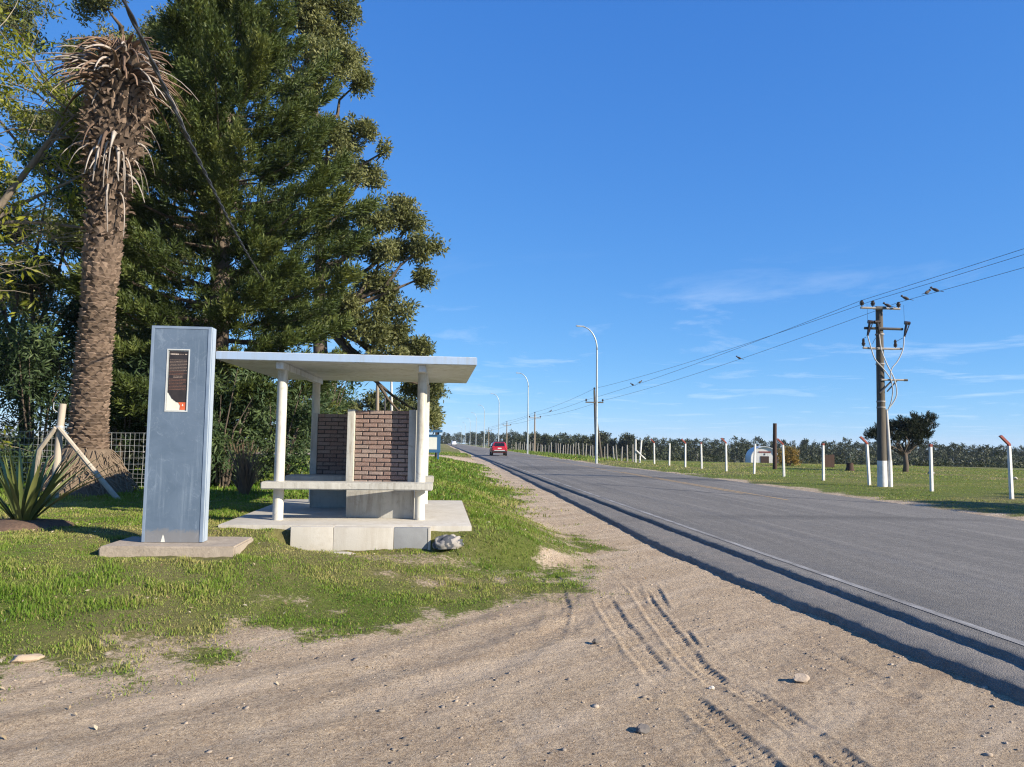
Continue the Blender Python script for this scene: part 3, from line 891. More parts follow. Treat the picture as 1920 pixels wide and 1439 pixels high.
# ------------------------------------------------------------------ kerb block in front of the shelter
kb = thing('concrete_kerb_block', 'low pale concrete block of three panels in front of the shelter floor', 'kerb', (-1.08, 11.57, 0.0))
for x0, x1, mt, zt, yo in ((-2.06, -1.47, 'concrete_slab', 0.392, 0.0), (-1.465, -0.62, 'concrete_slab', 0.388, 0.006), (-0.615, -0.135, 'concrete_dark', 0.384, 0.012)):
    MB().box(x0 + 1.08, x1 + 1.08, -0.07 + yo, 0.08, -0.10, zt, 0.012).build('panel', M[mt], kb, auto=40)
MB().box(-0.132 + 1.08, -0.09 + 1.08, -0.065, 0.08, -0.10, 0.382, 0.008).build('end_cap', M['concrete_slab'], kb, auto=40)

# ------------------------------------------------------------------ stones and debris
def rock_mesh(name, sx, sy, sz, seed, sub=3, amp=0.35):
    b = bmesh.new(); bmesh.ops.create_icosphere(b, subdivisions=sub, radius=1)
    r2 = np.random.default_rng(seed)
    dirs = r2.normal(size=(9, 3)); dirs /= np.linalg.norm(dirs, axis=1)[:, None]; offs = r2.uniform(0.55, 0.95, 9)
    for v in b.verts:
        d = np.array(v.co)
        f = 1.0
        for dd, of in zip(dirs, offs):            # chop facets off
            pr = d @ dd
            if pr > of: f = min(f, of / pr)
        n = fbm(np.array([d[0] * 2 + seed]), np.array([d[1] * 2 + d[2] * 1.7]), seed, 3)[0] - 0.5
        f *= 1 + amp * n
        v.co = Vector((d[0] * sx * f, d[1] * sy * f, d[2] * sz * f))
    me = bpy.data.meshes.new(name); b.to_mesh(me); b.free()
    me.polygons.foreach_set('use_smooth', np.ones(len(me.polygons), bool)); me.set_sharp_from_angle(angle=R(30))
    return me
def rock(name, label, cat, x, y, sx, sy, sz, seed, mat, rz=0.0, sink=0.25, group=None):
    me = rock_mesh(name, sx, sy, sz, seed); me.materials.append(mat)
    o = link(bpy.data.objects.new(name, me)); o.location = (x, y, gz(x, y) + sz * (1 - sink)); o.rotation_euler = (0, 0, rz)
    return tag(o, label, cat, group)
M['stone_warm'] = simple('stone_warm', (0.42, 0.34, 0.26), (0.30, 0.24, 0.19), 14, 0.9, bump=0.5, bscale=60)
M['stone_dark'] = simple('stone_dark', (0.16, 0.14, 0.125), (0.10, 0.09, 0.08), 14, 0.9, bump=0.5, bscale=60)
M['stone_grey'] = simple('stone_grey', (0.30, 0.29, 0.28), (0.20, 0.19, 0.18), 14, 0.9, bump=0.5, bscale=60)
rock('stone', 'pale tan stone the size of a fist on the dirt near the road edge', 'stone', 2.76, 5.89, 0.075, 0.045, 0.038, 5, M['stone_warm'], 0.2)
rock('stone', 'small dark pointed stone on the dirt left of the main tyre tracks', 'stone', 1.42, 7.05, 0.035, 0.028, 0.030, 8, M['stone_dark'], 0.5)
rock('stone', 'dark grey lump half buried at the bottom edge of the dirt', 'stone', 1.30, 4.95, 0.06, 0.045, 0.03, 9, M['stone_dark'], 0.9, 0.6)
rock('stone', 'small pale pebble beside the crossing tyre tracks', 'stone', 2.02, 5.75, 0.028, 0.02, 0.015, 10, M['pale_stone'], 0.4)
M['sand'] = simple('sand', (0.48, 0.37, 0.26), (0.38, 0.29, 0.20), 9, 0.95, bump=0.8, bscale=30)
rock('flat_stone', 'flat pale stone slab lying in worn grass before the kerb block', 'stone', -1.42, 11.05, 0.36, 0.20, 0.035, 12, M['pale_stone'], 0.1, 0.3)
rock('sand_lump', 'lump of pale sand at the left end of the grass edge', 'sand', -3.14, 6.55, 0.13, 0.08, 0.04, 14, M['sand'], 0.3, 0.75)
# crumpled bundle beside the kerb block
def bundle():
    b = bmesh.new(); bmesh.ops.create_icosphere(b, subdivisions=5, radius=1)
    for v in b.verts:
        d = np.array(v.co)
        u = math.atan2(d[2], d[0] * 1.3)
        f = 1 + 0.11 * math.sin(u * 9 + 7 * d[1] + 3.2 * math.sin(3 * d[0] + 1)) * (1 - abs(d[1])) + 0.25 * (fbm(np.array([d[0] * 1.6 + 4]), np.array([d[1] * 1.6 + d[2]]), 77, 3)[0] - 0.5)
        v.co = Vector((d[0] * 0.22 * f, d[1] * 0.14 * f, max(d[2], -0.4) * 0.13 * f))
    me = bpy.data.meshes.new('crumpled_sack'); b.to_mesh(me); b.free()
    me.polygons.foreach_set('use_smooth', np.ones(len(me.polygons), bool))
    t = NT('sack'); co = t.coord('Object')
    w = t.n('ShaderNodeTexWave', wave_type='RINGS', rings_direction='Y'); t.set(w, Scale=3.0, Distortion=16.0, Detail=4.0); t.l(co, w.inputs['Vector'])
    col = t.mix(t.ramp(w.outputs['Fac'], [(0.25, 0.0), (0.6, 1.0)]), (0.07, 0.075, 0.085), (0.30, 0.275, 0.245))
    t.principled(col, 0.85, 0, t.bump(t.noise(co, 40, 4), 0.4, 0.01), 0.2)
    me.materials.append(t.m)
    o = link(bpy.data.objects.new('crumpled_sack', me)); o.location = (0.17, 11.47, gz(0.17, 11.47) + 0.05); o.rotation_euler = (0, 0, 0.15)
    tag(o, 'crumpled grey striped sack lying at the right end of the kerb block', 'sack')
bundle()

# ------------------------------------------------------------------ information pillar
PX, PY, PZ = -3.255, 10.2, 0.335
pl = thing('information_pillar', 'tall blue grey metal pillar with torn notice, standing on a concrete pad in the grass', 'pillar', (PX, PY, PZ))
hw, dp, ht = 0.362, 0.20, 2.69
# sheet-metal body with a real window opening cut in its front
wx0, wx1, wz0, wz1 = -0.150, 0.098, 1.625, 2.385
xs = [-hw, wx0, wx1, hw]; zs = [0, wz0, wz1, ht]
V = []; Fc = []
for z in zs:
    for x in xs:
        V.append((x, 0, z))
for j in range(3):
    for i in range(3):
        if i == 1 and j == 1: continue
        a = j * 4 + i
        Fc.append((a, a + 1, a + 5, a + 4))
n0 = len(V)
V += [(-hw, dp, 0), (hw, dp, 0), (hw, dp, ht), (-hw, dp, ht)]
Fc += [(n0 + 1, n0, n0 + 3, n0 + 2), (0, 4, 8, 12, n0 + 3, n0), (3, n0 + 1, n0 + 2, 15, 11, 7), (12, 13, 14, 15, n0 + 2, n0 + 3)]
r0 = len(V); rd = 0.014
V += [(wx0, rd, wz0), (wx1, rd, wz0), (wx1, rd, wz1), (wx0, rd, wz1)]
Fc += [(5, 6, r0 + 1, r0), (6, 10, r0 + 2, r0 + 1), (10, 9, r0 + 3, r0 + 2), (9, 5, r0, r0 + 3), (r0, r0 + 1, r0 + 2, r0 + 3)]
MB().add(V, Fc).build('body', M['galvanised'], pl)
# folded edge strips
for sx in (-1, 1):
    MB().box(sx * hw - (0.034 if sx > 0 else 0.0), sx * hw + (0.0 if sx > 0 else 0.034), -0.007, -0.0005, 0.004, ht - 0.004, 0.002).build('edge_strip', M['galvanised_trim'], pl)
MB().box(-hw + 0.035, hw - 0.035, -0.006, -0.0005, ht - 0.034, ht - 0.004, 0.002).build('edge_strip', M['galvanised_trim'], pl)
MB().box(hw + 0.0005, hw + 0.007, 0.002, dp - 0.004, 0.004, ht - 0.004, 0.002).build('sunlit_side', M['galvanised_sunlit'], pl)  # right face paler than the front: sunlight put into its colour
MB().box(hw + 0.0075, hw + 0.011, 0.030, 0.046, 0.004, ht - 0.004).build('side_seam', M['galvanised_trim'], pl)
# window trim
tr = 0.014
for bx in ((wx0 - tr, wx0, wz0 - tr, wz1 + tr), (wx1, wx1 + tr, wz0 - tr, wz1 + tr), (wx0, wx1, wz0 - tr, wz0), (wx0, wx1, wz1, wz1 + tr)):
    MB().box(bx[0], bx[1], -0.006, 0.004, bx[2], bx[3], 0.002).build('window_trim', M['pale_trim'] if 'pale_trim' in M else M['galvanised_trim'], pl)
M['paper_white'] = simple('paper_white', (0.66, 0.65, 0.58), (0.60, 0.58, 0.50), 8, 0.7)
M['notice_black'] = simple('notice_black', (0.022, 0.018, 0.018), (0.038, 0.030, 0.028), 12, 0.45, spec=0.4)
M['notice_orange'] = simple('notice_orange', (0.62, 0.13, 0.05), (0.50, 0.10, 0.04), 10, 0.55)
M['print_tan'] = simple('print_tan', (0.30, 0.22, 0.17), (0.16, 0.12, 0.10), 40, 0.6)
M['print_red'] = simple('print_red', (0.24, 0.115, 0.075), (0.14, 0.075, 0.055), 40, 0.6)
M['print_white'] = simple('print_white', (0.62, 0.52, 0.44), (0.40, 0.32, 0.27), 60, 0.6)
backing = MB().box(wx0 + 0.002, wx1 - 0.002, rd - 0.006, rd - 0.002, wz0 + 0.002, wz1 - 0.002).build('notice_backing', M['paper_white'], pl)
W, Hn = wx1 - wx0, wz1 - wz0
tear = [(0.0, 0.30), (0.07, 0.285), (0.10, 0.262), (0.15, 0.245), (0.20, 0.215), (0.24, 0.196), (0.30, 0.188), (0.34, 0.172), (0.42, 0.16), (0.46, 0.145), (0.55, 0.138), (0.64, 0.140), (1.0, 0.142)]
pts = [(wx0 + 0.012 + u * (W - 0.018), wz0 + v * Hn) for u, v in tear] + [(wx1 - 0.006, wz1 - 0.012), (wx0 + 0.012, wz1 - 0.012)]
yb, yf = rd - 0.0065, rd - 0.0095
n = len(pts)
notice = MB().add([(x, yf, z) for x, z in pts] + [(x, yb, z) for x, z in pts], [tuple(range(n)), tuple(reversed(range(n, 2 * n)))] + [(i, i + n, (i + 1) % n + n, (i + 1) % n) for i in range(n)]).build('notice', M['notice_black'], pl)
MB().add([(wx0 + 0.66 * W, rd - 0.0085, wz0 + 0.012), (wx1 - 0.008, rd - 0.0085, wz0 + 0.012), (wx1 - 0.008, rd - 0.0085, wz0 + 0.139 * Hn), (wx0 + 0.58 * W, rd - 0.0085, wz0 + 0.139 * Hn), (wx0 + 0.68 * W, rd - 0.0085, wz0 + 0.085 * Hn)],
         [(0, 1, 2, 3, 4)]).build('orange_corner', M['notice_orange'], pl)
MB().add([(wx0 + 0.77 * W, rd - 0.0092, wz0 + 0.082 * Hn), (wx0 + 0.84 * W, rd - 0.0092, wz0 + 0.075 * Hn), (wx0 + 0.82 * W, rd - 0.0092, wz0 + 0.115 * Hn), (wx0 + 0.79 * W, rd - 0.0092, wz0 + 0.11 * Hn)], [(0, 1, 2, 3)]).build('orange_mark', M['paper_white'], pl)
# printed lines: rows of word-sized strokes, as worn as in the photograph
def print_row(z, h, x0, x1, mat, seed, solid=False):
    r2 = random.Random(seed); m = MB(); x = x0
    while x < x1 - 0.004:
        w = r2.uniform(0.008, 0.024); e_ = min(x + w, x1)
        zz = z + r2.uniform(-.0006, .0006)
        m.add([(x, yf - 0.0006, zz), (e_, yf - 0.0006, zz), (e_, yf - 0.0006, zz + h), (x, yf - 0.0006, zz + h)], [(0, 1, 2, 3)])
        x = e_ + r2.uniform(0.002, 0.005)
    return m.build('printed_line', M[mat], notice)
lx, rx = wx0 + 0.022, wx1 - 0.014
print_row(wz0 + 0.925 * Hn, 0.014, lx + 0.006, lx + 0.105, 'print_white', 1)
print_row(wz0 + 0.927 * Hn, 0.009, lx + 0.112, rx - 0.045, 'print_tan', 2)
print_row(wz0 + 0.927 * Hn, 0.011, rx - 0.028, rx - 0.006, 'print_white', 3)
k = 0
for v in np.arange(0.835, 0.34, -0.0245):
    k += 1
    if 0.54 < v < 0.575:
        print_row(wz0 + v * Hn, 0.008, lx + 0.05, rx - 0.05, 'print_tan', 40 + k); continue
    print_row(wz0 + v * Hn, 0.0055, lx, rx - random.Random(k).choice([0, 0, 0.01, 0.04]), 'print_red' if v < 0.66 else 'print_tan', 10 + k)
# concrete pad under the pillar
pb = bmesh.new(); bmesh.ops.create_cube(pb, size=1)
for v in pb.verts:
    v.co = (v.co.x * 1.56 + 0.06, v.co.y * 1.02 + 0.15, (-0.0 if v.co.z > 0 else -0.20))
bmesh.ops.bevel(pb, geom=pb.edges[:], offset=0.018, segments=2, affect='EDGES')
bmesh.ops.subdivide_edges(pb, edges=pb.edges[:], cuts=5, use_grid_fill=True)
for v in pb.verts:
    nn = fbm(np.array([v.co.x * 4]), np.array([v.co.y * 4 + v.co.z * 3]), 141, 4)[0] - 0.5
    side = 1.0 if v.co.z < -0.01 else 0.35
    v.co += Vector((nn * 0.035 * side, nn * 0.03 * side, nn * 0.012 - 0.004))
pad = MB().bm(pb).build('concrete_pad', M['pad_stone'], pl, auto=40)
# rust-white chip at the foot
MB().add([(-0.135, -0.0015, 0.004), (-0.085, -0.0015, 0.004), (-0.098, -0.0015, 0.07), (-0.112, -0.0015, 0.098), (-0.122, -0.0015, 0.06)], [(0, 1, 2, 3, 4)]).build('bare_patch', M['paper_white'], pl)
# ------------------------------------------------------------------ street lamps along the far side of the road
def make_lamp(label):
    t = thing('street_lamp', label, 'street lamp', group='street lamps along the road')
    MB().lathe([(0.12, -0.2), (0.115, 0.0), (0.10, 2.6), (0.095, 2.62), (0.085, 5.0), (0.07, 9.6)], 12).build('pole', M['steel_post'], t, auto=40)
    pts = [(0, 0, 9.6)] + [(-1.30 * (1 - math.cos(a)), 0, 9.6 + 1.95 * math.sin(a)) for a in np.linspace(0.15, math.pi / 2 * 0.92, 9)]
    MB().tube(pts, [0.068] + [0.062 - 0.002 * i for i in range(9)], 8).build('arm', M['steel_post'], t, sm=True)
    ex, ez = pts[-1][0], pts[-1][2]
    hd = bmesh.new(); bmesh.ops.create_cube(hd, size=1)
    for v in hd.verts:
        k = v.co.x + 0.5
        v.co = (ex + 0.05 - (1 - k) * 0.72, v.co.y * (0.16 + 0.12 * (1 - k)), ez + 0.03 + (1 - k) * 0.05 + v.co.z * (0.10 - 0.03 * (1 - k)))
    bmesh.ops.bevel(hd, geom=hd.edges[:], offset=0.02, segments=2, affect='EDGES')
    MB().bm(hd).build('lamp_head', M['lamp_head'], t, auto=40)
    MB().box(ex - 0.60, ex - 0.18, -0.10, 0.10, ez + 0.005, ez + 0.022).build('lens', M['lens'], t)
    MB().box(-0.05, 0.05, -0.118, -0.09, 0.45, 0.85, 0.006).build('hatch', M['lamp_head'], t)
    return t
lamp_xy = [(13.15, 65.5), (12.55, 112), (12.15, 162), (12.05, 213), (12.5, 270), (13.0, 335), (13.4, 410), (13.8, 500)]
lamp_lab = ['nearest tall grey street lamp, standing right of the road beside the power pole', 'second street lamp along the road, just behind the red car',
            'third street lamp along the road, seen left of the red car', 'fourth street lamp from the front along the distant road', 'fifth street lamp from the front along the distant road',
            'sixth small street lamp far down the road', 'seventh tiny street lamp far down the road', 'farthest and tiniest street lamp at the end of the road']
lamp0 = make_lamp(lamp_lab[0])
for i, (x, y) in enumerate(lamp_xy):
    o = lamp0 if i == 0 else copy_tree(lamp0)
    o['label'] = lamp_lab[i]
    o.location = (x, y, -0.08)
    o.rotation_euler = (0, 0, R([0, 1.5, -2, 2, 0, 1, -1, 0][i]))

# ------------------------------------------------------------------ power line
def insulator(m, x, y, z, s=1.0):
    m.lathe([(0.02 * s, 0), (0.022 * s, 0.05 * s), (0.075 * s, 0.06 * s), (0.08 * s, 0.10 * s), (0.045 * s, 0.11 * s), (0.085 * s, 0.125 * s), (0.09 * s, 0.17 * s), (0.06 * s, 0.19 * s), (0.065 * s, 0.23 * s), (0.035 * s, 0.26 * s)], 10, (x, y, z))
BPX, BPY = 18.72, 31.9
bp = thing('power_pole', 'weathered power pole with three crossarms, looping pale cables and whitewashed foot', 'power pole', (BPX, BPY, 0.0), group='power poles across the road')
MB().lathe([(0.20, -0.3), (0.195, 0.0), (0.19, 1.15), (0.185, 1.16), (0.165, 4.0), (0.14, 7.55), (0.13, 7.60)], 14, (-0.08, 0, 0)).build('pole', M['pole_wood'], bp, auto=40)
MB().lathe([(0.206, -0.3), (0.203, 0.0), (0.196, 1.06), (0.193, 1.08)], 14, (-0.08, 0, 0)).build('whitewashed_foot', M['white_paint'], bp, auto=40)
MB().tube([(0.20, -0.10, -0.2), (0.19, -0.10, 1.1)], [0.11, 0.10], 10).build('conduit_foot', M['white_paint'], bp, auto=40)
MB().tube([(0.19, -0.10, 1.1), (0.17, -0.06, 2.2), (0.14, -0.03, 3.25)], [0.085, 0.075, 0.055], 10).build('conduit', M['cable_grey'], bp, auto=40)
for z in (3.3, 3.55, 5.15, 6.42):
    MB().lathe([(0.18, 0), (0.185, 0.01), (0.185, 0.05), (0.18, 0.06)], 14, (-0.08, 0, z)).build('band', M['arm_steel'], bp, auto=40)
def arm(x0, x1, z, mat, h=0.09, bow=0.0):
    return MB().tube([(x0, -0.16, z + bow), (x0 * 0.5, -0.17, z), (x1 * 0.5, -0.17, z), (x1, -0.16, z + bow)], [h * 0.5] * 4, 6).build('crossarm', M[mat], bp)
arm(-0.99, 0.76, 7.55, 'arm_steel', 0.10)
MB().box(-0.32, 0.12, -0.22, 0.06, 7.53, 7.63, 0.01).build('cap_plate', M['dark_steel'], bp)
arm(-0.84, 0.86, 6.68, 'dark_steel', 0.12)
arm(-0.92, 0.80, 5.82, 'arm_steel', 0.10, 0.02)
INS = [(-0.94, 7.60), (-0.45, 7.60), (0.70, 7.58)]
for x, z in INS:
    m = MB(); insulator(m, x, -0.16, z, 1.05); m.build('insulator', M['porcelain'], bp, auto=40)
for x, z in ((-0.90, 5.88), (0.52, 5.86)):
    m = MB(); insulator(m, x, -0.16, z, 0.9); insulator(m, x, -0.16, z + 0.18, 0.7); m.build('insulator', M['porcelain'], bp, auto=40)
# cut-out fuses on the middle arm
for x, sx in ((-0.74, 1), (0.90, 1), (-0.22, -1)):
    m = MB()
    m.tube([(x, -0.22, 6.34), (x + 0.05 * sx, -0.24, 6.72), (x + 0.10 * sx, -0.26, 6.98)], [0.045, 0.05, 0.05], 8)
    m.tube([(x + 0.02, -0.22, 6.95), (x + 0.24 * sx, -0.25, 6.93)], [0.08, 0.075], 8)
    m.tube([(x - 0.03, -0.34, 6.40), (x + 0.16 * sx, -0.36, 6.90)], 0.022, 6)
    m.build('fuse_switch', M['porcelain'], bp, auto=40)
def cable(pts, r, mat='cable_grey', n=7):
    P = [Vector(p) for p in pts]; out = []
    for i in range(len(P) - 1):
        p0, p1, p2, p3 = P[max(i - 1, 0)], P[i], P[i + 1], P[min(i + 2, len(P) - 1)]
        for k in range(6):
            t = k / 6
            out.append(0.5 * ((2 * p1) + (-p0 + p2) * t + (2 * p0 - 5 * p1 + 4 * p2 - p3) * t * t + (-p0 + 3 * p1 - 3 * p2 + p3) * t ** 3))
    out.append(P[-1])
    return MB().tube(out, r, n)
cable([(-0.76, -0.25, 6.35), (-0.62, -0.25, 5.85), (-0.45, -0.26, 5.35), (-0.10, -0.28, 4.95), (0.20, -0.26, 4.55), (0.34, -0.2, 4.1), (0.30, -0.14, 3.6), (0.18, -0.06, 3.2)], 0.024).build('cable', M['cable_grey'], bp, sm=True)
cable([(0.86, -0.25, 6.35), (0.80, -0.25, 5.80), (0.55, -0.26, 5.30), (0.26, -0.28, 4.95), (0.20, -0.27, 4.5)], 0.024).build('cable', M['cable_grey'], bp, sm=True)
cable([(-0.24, -0.24, 6.5), (-0.20, -0.30, 5.8), (0.02, -0.30, 5.2), (0.36, -0.24, 4.6), (0.52, -0.18, 4.1), (0.48, -0.14, 3.7), (0.16, -0.05, 3.2)], 0.026).build('cable', M['cable_grey'], bp, sm=True)
cable([(-0.80, -0.2, 6.3), (-0.92, -0.18, 6.2), (-0.90, -0.16, 6.1)], 0.010).build('jumper_wire', M['cable_black'], bp, sm=True)
cable([(0.84, -0.2, 6.3), (0.66, -0.18, 6.2), (0.52, -0.16, 6.12)], 0.010).build('jumper_wire', M['cable_black'], bp, sm=True)
cable([(-0.24, -0.22, 6.45), (-0.42, -0.2, 6.2), (-0.52, -0.2, 6.0)], 0.010).build('jumper_wire', M['cable_black'], bp, sm=True)
for x in (-0.72, 0.92):
    MB().tube([(x, -0.2, 7.0), (x, -0.18, 7.72)], 0.006, 4).build('jumper_wire', M['cable_black'], bp)
MB().tube([(-0.16, -0.20, 4.49), (0.85, -0.20, 4.50)], 0.045, 6).build('side_bracket', M['arm_steel'], bp)
MB().tube([(0.85, -0.20, 4.50), (1.0, -0.20, 4.50)], 0.055, 6).build('bracket_end', M['dark_steel'], bp)
MB().tube([(-0.24, -0.2, 3.92), (0.30, -0.2, 4.46)], 0.035, 6).build('brace', M['dark_steel'], bp)
MB().tube([(0.10, -0.18, 4.0), (0.52, -0.2, 4.46)], 0.03, 6).build('brace', M['dark_steel'], bp)

def small_pole(label, x, y, h, armw, lean=0.0, mat='pole_wood_pale', arm_drop=0.75):
    t = thing('power_pole', label, 'power pole', (x, y, gz(x, y) if x > 14 else -0.05), group='power poles across the road')
    MB().tube([(0, 0, -0.3), (lean * 0.5, 0, h * 0.5), (lean, 0, h)], [0.16, 0.135, 0.10], 10).build('pole', M[mat], t, auto=40)
    za = h - arm_drop
    MB().box(lean - armw, lean + armw, -0.16, -0.06, za - 0.06, za + 0.06).build('crossarm', M[mat], t)
    for dx in (-armw * 0.93, armw * 0.93):
        m = MB(); insulator(m, lean + dx, -0.11, za + 0.055, 1.2); m.build('insulator', M['porcelain'], t, auto=40)
    m = MB(); insulator(m, lean, 0, h - 0.02, 1.2); m.build('insulator', M['porcelain'], t, auto=40)
    return t
p2 = small_pole('leaning brown wooden power pole right behind the nearest street lamp', 16.5, 82, 7.25, 0.95, -0.3, 'pole_wood', 1.3)
MB().tube([(0.55, 0.05, -0.3), (0.1, 0.02, 3.2), (-0.10, 0, 4.6)], [0.15, 0.12, 0.09], 8).build('prop', M['pole_wood'], p2, auto=40)
small_pole('pale wooden power pole with a crossarm right of the second street lamp', 16.2, 134, 6.6, 1.0)
small_pole('small pale power pole with a crossarm right of the third street lamp', 16.2, 190, 6.5, 1.0)
small_pole('tiny power pole far off between the third and fourth street lamps', 16.2, 260, 6.2, 1.0)

def wire(pts, r, label, sag=0.5, n=22, mat='wire_far', cat='power line'):
    m = MB(); path = []
    for (a, b) in zip(pts[:-1], pts[1:]):
        a, b = Vector(a), Vector(b)
        for k in range(n):
            t = k / n
            p = a.lerp(b, t); p.z -= sag * 4 * t * (1 - t)
            path.append(p)
    path.append(Vector(pts[-1]))
    rr_ = r if hasattr(r, '__call__') else (lambda p: r)
    m.tube(path, [rr_(p) for p in path], 5)
    o = m.build('power_line', M[mat], None, sm=True)
    return tag(o, label, cat, 'overhead wires across the road')
wr = lambda p: 0.0065 + 0.00007 * max(p.y, 0)
W1 = [(BPX - 0.94 + 2.2, -24, 9.0), (BPX - 0.94, BPY - 0.16, 7.87), (16.2 - 0.95, 82, 6.15), (15.2, 134, 6.1), (15.2, 190, 6.0), (15.2, 260, 5.7)]
W2 = [(BPX - 0.45 + 2.2, -24, 8.85), (BPX - 0.45, BPY - 0.16, 7.87), (16.2, 82, 7.4), (16.2, 134, 6.8), (16.2, 190, 6.7), (16.2, 260, 6.4)]
W3 = [(BPX + 0.70 + 2.2, -24, 8.75), (BPX + 0.70, BPY - 0.16, 7.83), (16.2 + 0.9, 82, 6.15), (17.15, 134, 6.1), (17.15, 190, 6.0), (17.15, 260, 5.7)]
wire(W1, wr, 'overhead wire on the outermost left insulators of the power poles', 0.25)
wire(W2, wr, 'overhead wire running over the tops of the power poles', 0.25)
wire(W3, wr, 'overhead wire on the right-hand insulators, carrying the perched birds', 0.3)
def wire_pt(Wp, i, t, sag):
    a, b = Vector(Wp[i]), Vector(Wp[i + 1]); p = a.lerp(b, t); p.z -= sag * 4 * t * (1 - t); return p

# ------------------------------------------------------------------ birds
def make_bird(label, loc, rz, s=1.0):
    b = bmesh.new()
    bmesh.ops.create_uvsphere(b, u_segments=10, v_segments=8, radius=1)
    for v in b.verts:
        x, y, z = v.co
        k = (x + 1) / 2
        w = 0.55 + 0.45 * math.sin(math.pi * min(1, k * 0.9 + 0.1))
        v.co = (x * 0.15, y * 0.062 * w, z * 0.070 * w + x * 0.06 + 0.085)
    m = MB().bm(b)
    hb = bmesh.new(); bmesh.ops.create_uvsphere(hb, u_segments=8, v_segments=6, radius=0.048)
    m.bm(hb, Matrix.Translation((0.145, 0, 0.185)))
    m.add([(0.18, 0.012, 0.187), (0.18, -0.012, 0.187), (0.225, 0, 0.178), (0.18, 0, 0.172)], [(0, 1, 2), (1, 3, 2), (3, 0, 2)])
    m.add([(-0.10, 0.03, 0.05), (-0.10, -0.03, 0.05), (-0.29, -0.045, -0.015), (-0.29, 0.045, -0.015), (-0.10, 0, 0.03), (-0.29, 0, -0.03)], [(0, 1, 2, 3), (1, 4, 5, 2), (4, 0, 3, 5), (3, 2, 5)])
    for sy in (-0.02, 0.02):
        m.tube([(0.02, sy, 0.05), (0.02, sy, -0.005)], 0.006, 4)
    o = m.build('bird', M['bird'], None, sm=True)
    o.location = loc; o.rotation_euler = (0, 0, rz); o.scale = (s, s, s)
    return tag(o, label, 'bird', 'birds perched on the power line')
up = Vector((0, 0, 0.012))
make_bird('right one of two birds side by side on the wire beyond the big power pole', wire_pt(W3, 0, 0.957, 0.3) + up, 2.6)
make_bird('left one of two birds side by side on the wire beyond the big power pole', wire_pt(W3, 0, 0.966, 0.3) + up, 0.3)
make_bird('bird on the wire just above the right insulator of the big power pole', wire_pt(W3, 0, 0.991, 0.3) + up, 2.7)
make_bird('lone bird on the wire halfway between the big power pole and the nearest lamp', wire_pt(W3, 1, 0.321, 0.3) + up, 2.8)
make_bird('bird sitting on the top crossarm of the big power pole', (BPX + 0.22, BPY - 0.16, 7.605), 2.7)
make_bird('left bird of the far pair on the wire right of the nearest street lamp', wire_pt(W1, 1, 0.6625, 0.25) + up, 2.4, 1.1)
make_bird('right bird of the far pair on the wire right of the nearest street lamp', wire_pt(W1, 1, 0.621, 0.25) + up, 0.4, 1.1)
make_bird('single tiny bird on the distant wire left of the nearest street lamp', wire_pt(W1, 2, 0.50, 0.25) + up, 0.4, 1.3)

# ------------------------------------------------------------------ white concrete fence posts with red tips
ORD = ['nearest', 'second', 'third', 'fourth', 'fifth', 'sixth', 'seventh', 'eighth', 'ninth', 'tenth', 'eleventh']
FY = [24.79, 28.87, 33.05, 36.94, 41.05, 44.8, 48.92, 53.23, 56.57, 60.21, 64.04]
BENT = [1, 0, 1, 0, 1, 0, 1, 0, 1, 0, 1]
REDTIP = [1, 1, 1, 1, 1, 0, 1, 1, 1, 0, 1]
for i, y in enumerate(FY):
    x = 19.0 - 0.032 * (y - 24)
    r2 = random.Random(i)
    h = 1.72 + r2.uniform(-.03, .06)
    lab = f'{ORD[i]} white fence post by the field, ' + ('with a bent red arm on top' if BENT[i] else ('straight with a red tip' if REDTIP[i] else 'straight and all white'))
    t = thing('fence_post', lab, 'fence post', (x, y, gz(x, y)), r2.uniform(-.1, .1), 'white fence posts along the field')
    t.rotation_euler = (r2.uniform(-.03, .03), r2.uniform(-.035, .035), t.rotation_euler[2])
    bb = bmesh.new(); bmesh.ops.create_cube(bb, size=1)
    for v in bb.verts:
        w = 0.115 if v.co.z < 0 else 0.10
        v.co = (v.co.x * w, v.co.y * w, -0.25 if v.co.z < 0 else h)
    bmesh.ops.bevel(bb, geom=bb.edges[:], offset=0.012, segments=1, affect='EDGES')
    MB().bm(bb).build('post', M['white_paint'], t)
    if BENT[i]:
        bb = bmesh.new(); bmesh.ops.create_cube(bb, size=1)
        for v in bb.verts:
            if v.co.z < 0: v.co = (v.co.x * 0.085, v.co.y * 0.085, h - 0.04)
            else: v.co = (v.co.x * 0.08, v.co.y * 0.085, h + 0.05 + 0.03 * v.co.x)
        top = [f for f in bb.faces if f.calc_center_median().z > h + 0.03][0]
        ex = bmesh.ops.extrude_discrete_faces(bb, faces=[top])['faces'][0]
        bmesh.ops.translate(bb, verts=list(ex.verts), vec=(-0.29, 0.02, 0.29))
        # side walls of the extrusion are made by hand: discrete extrude keeps them
        MB().bm(bb).build('bent_arm', M['red_paint'], t)
    elif REDTIP[i]:
        MB().box(-0.054, 0.054, -0.054, 0.054, h + 0.001, h + 0.10, 0.008).build('red_tip', M['red_paint'], t)
# clump of dark earth at some feet is left to the ground

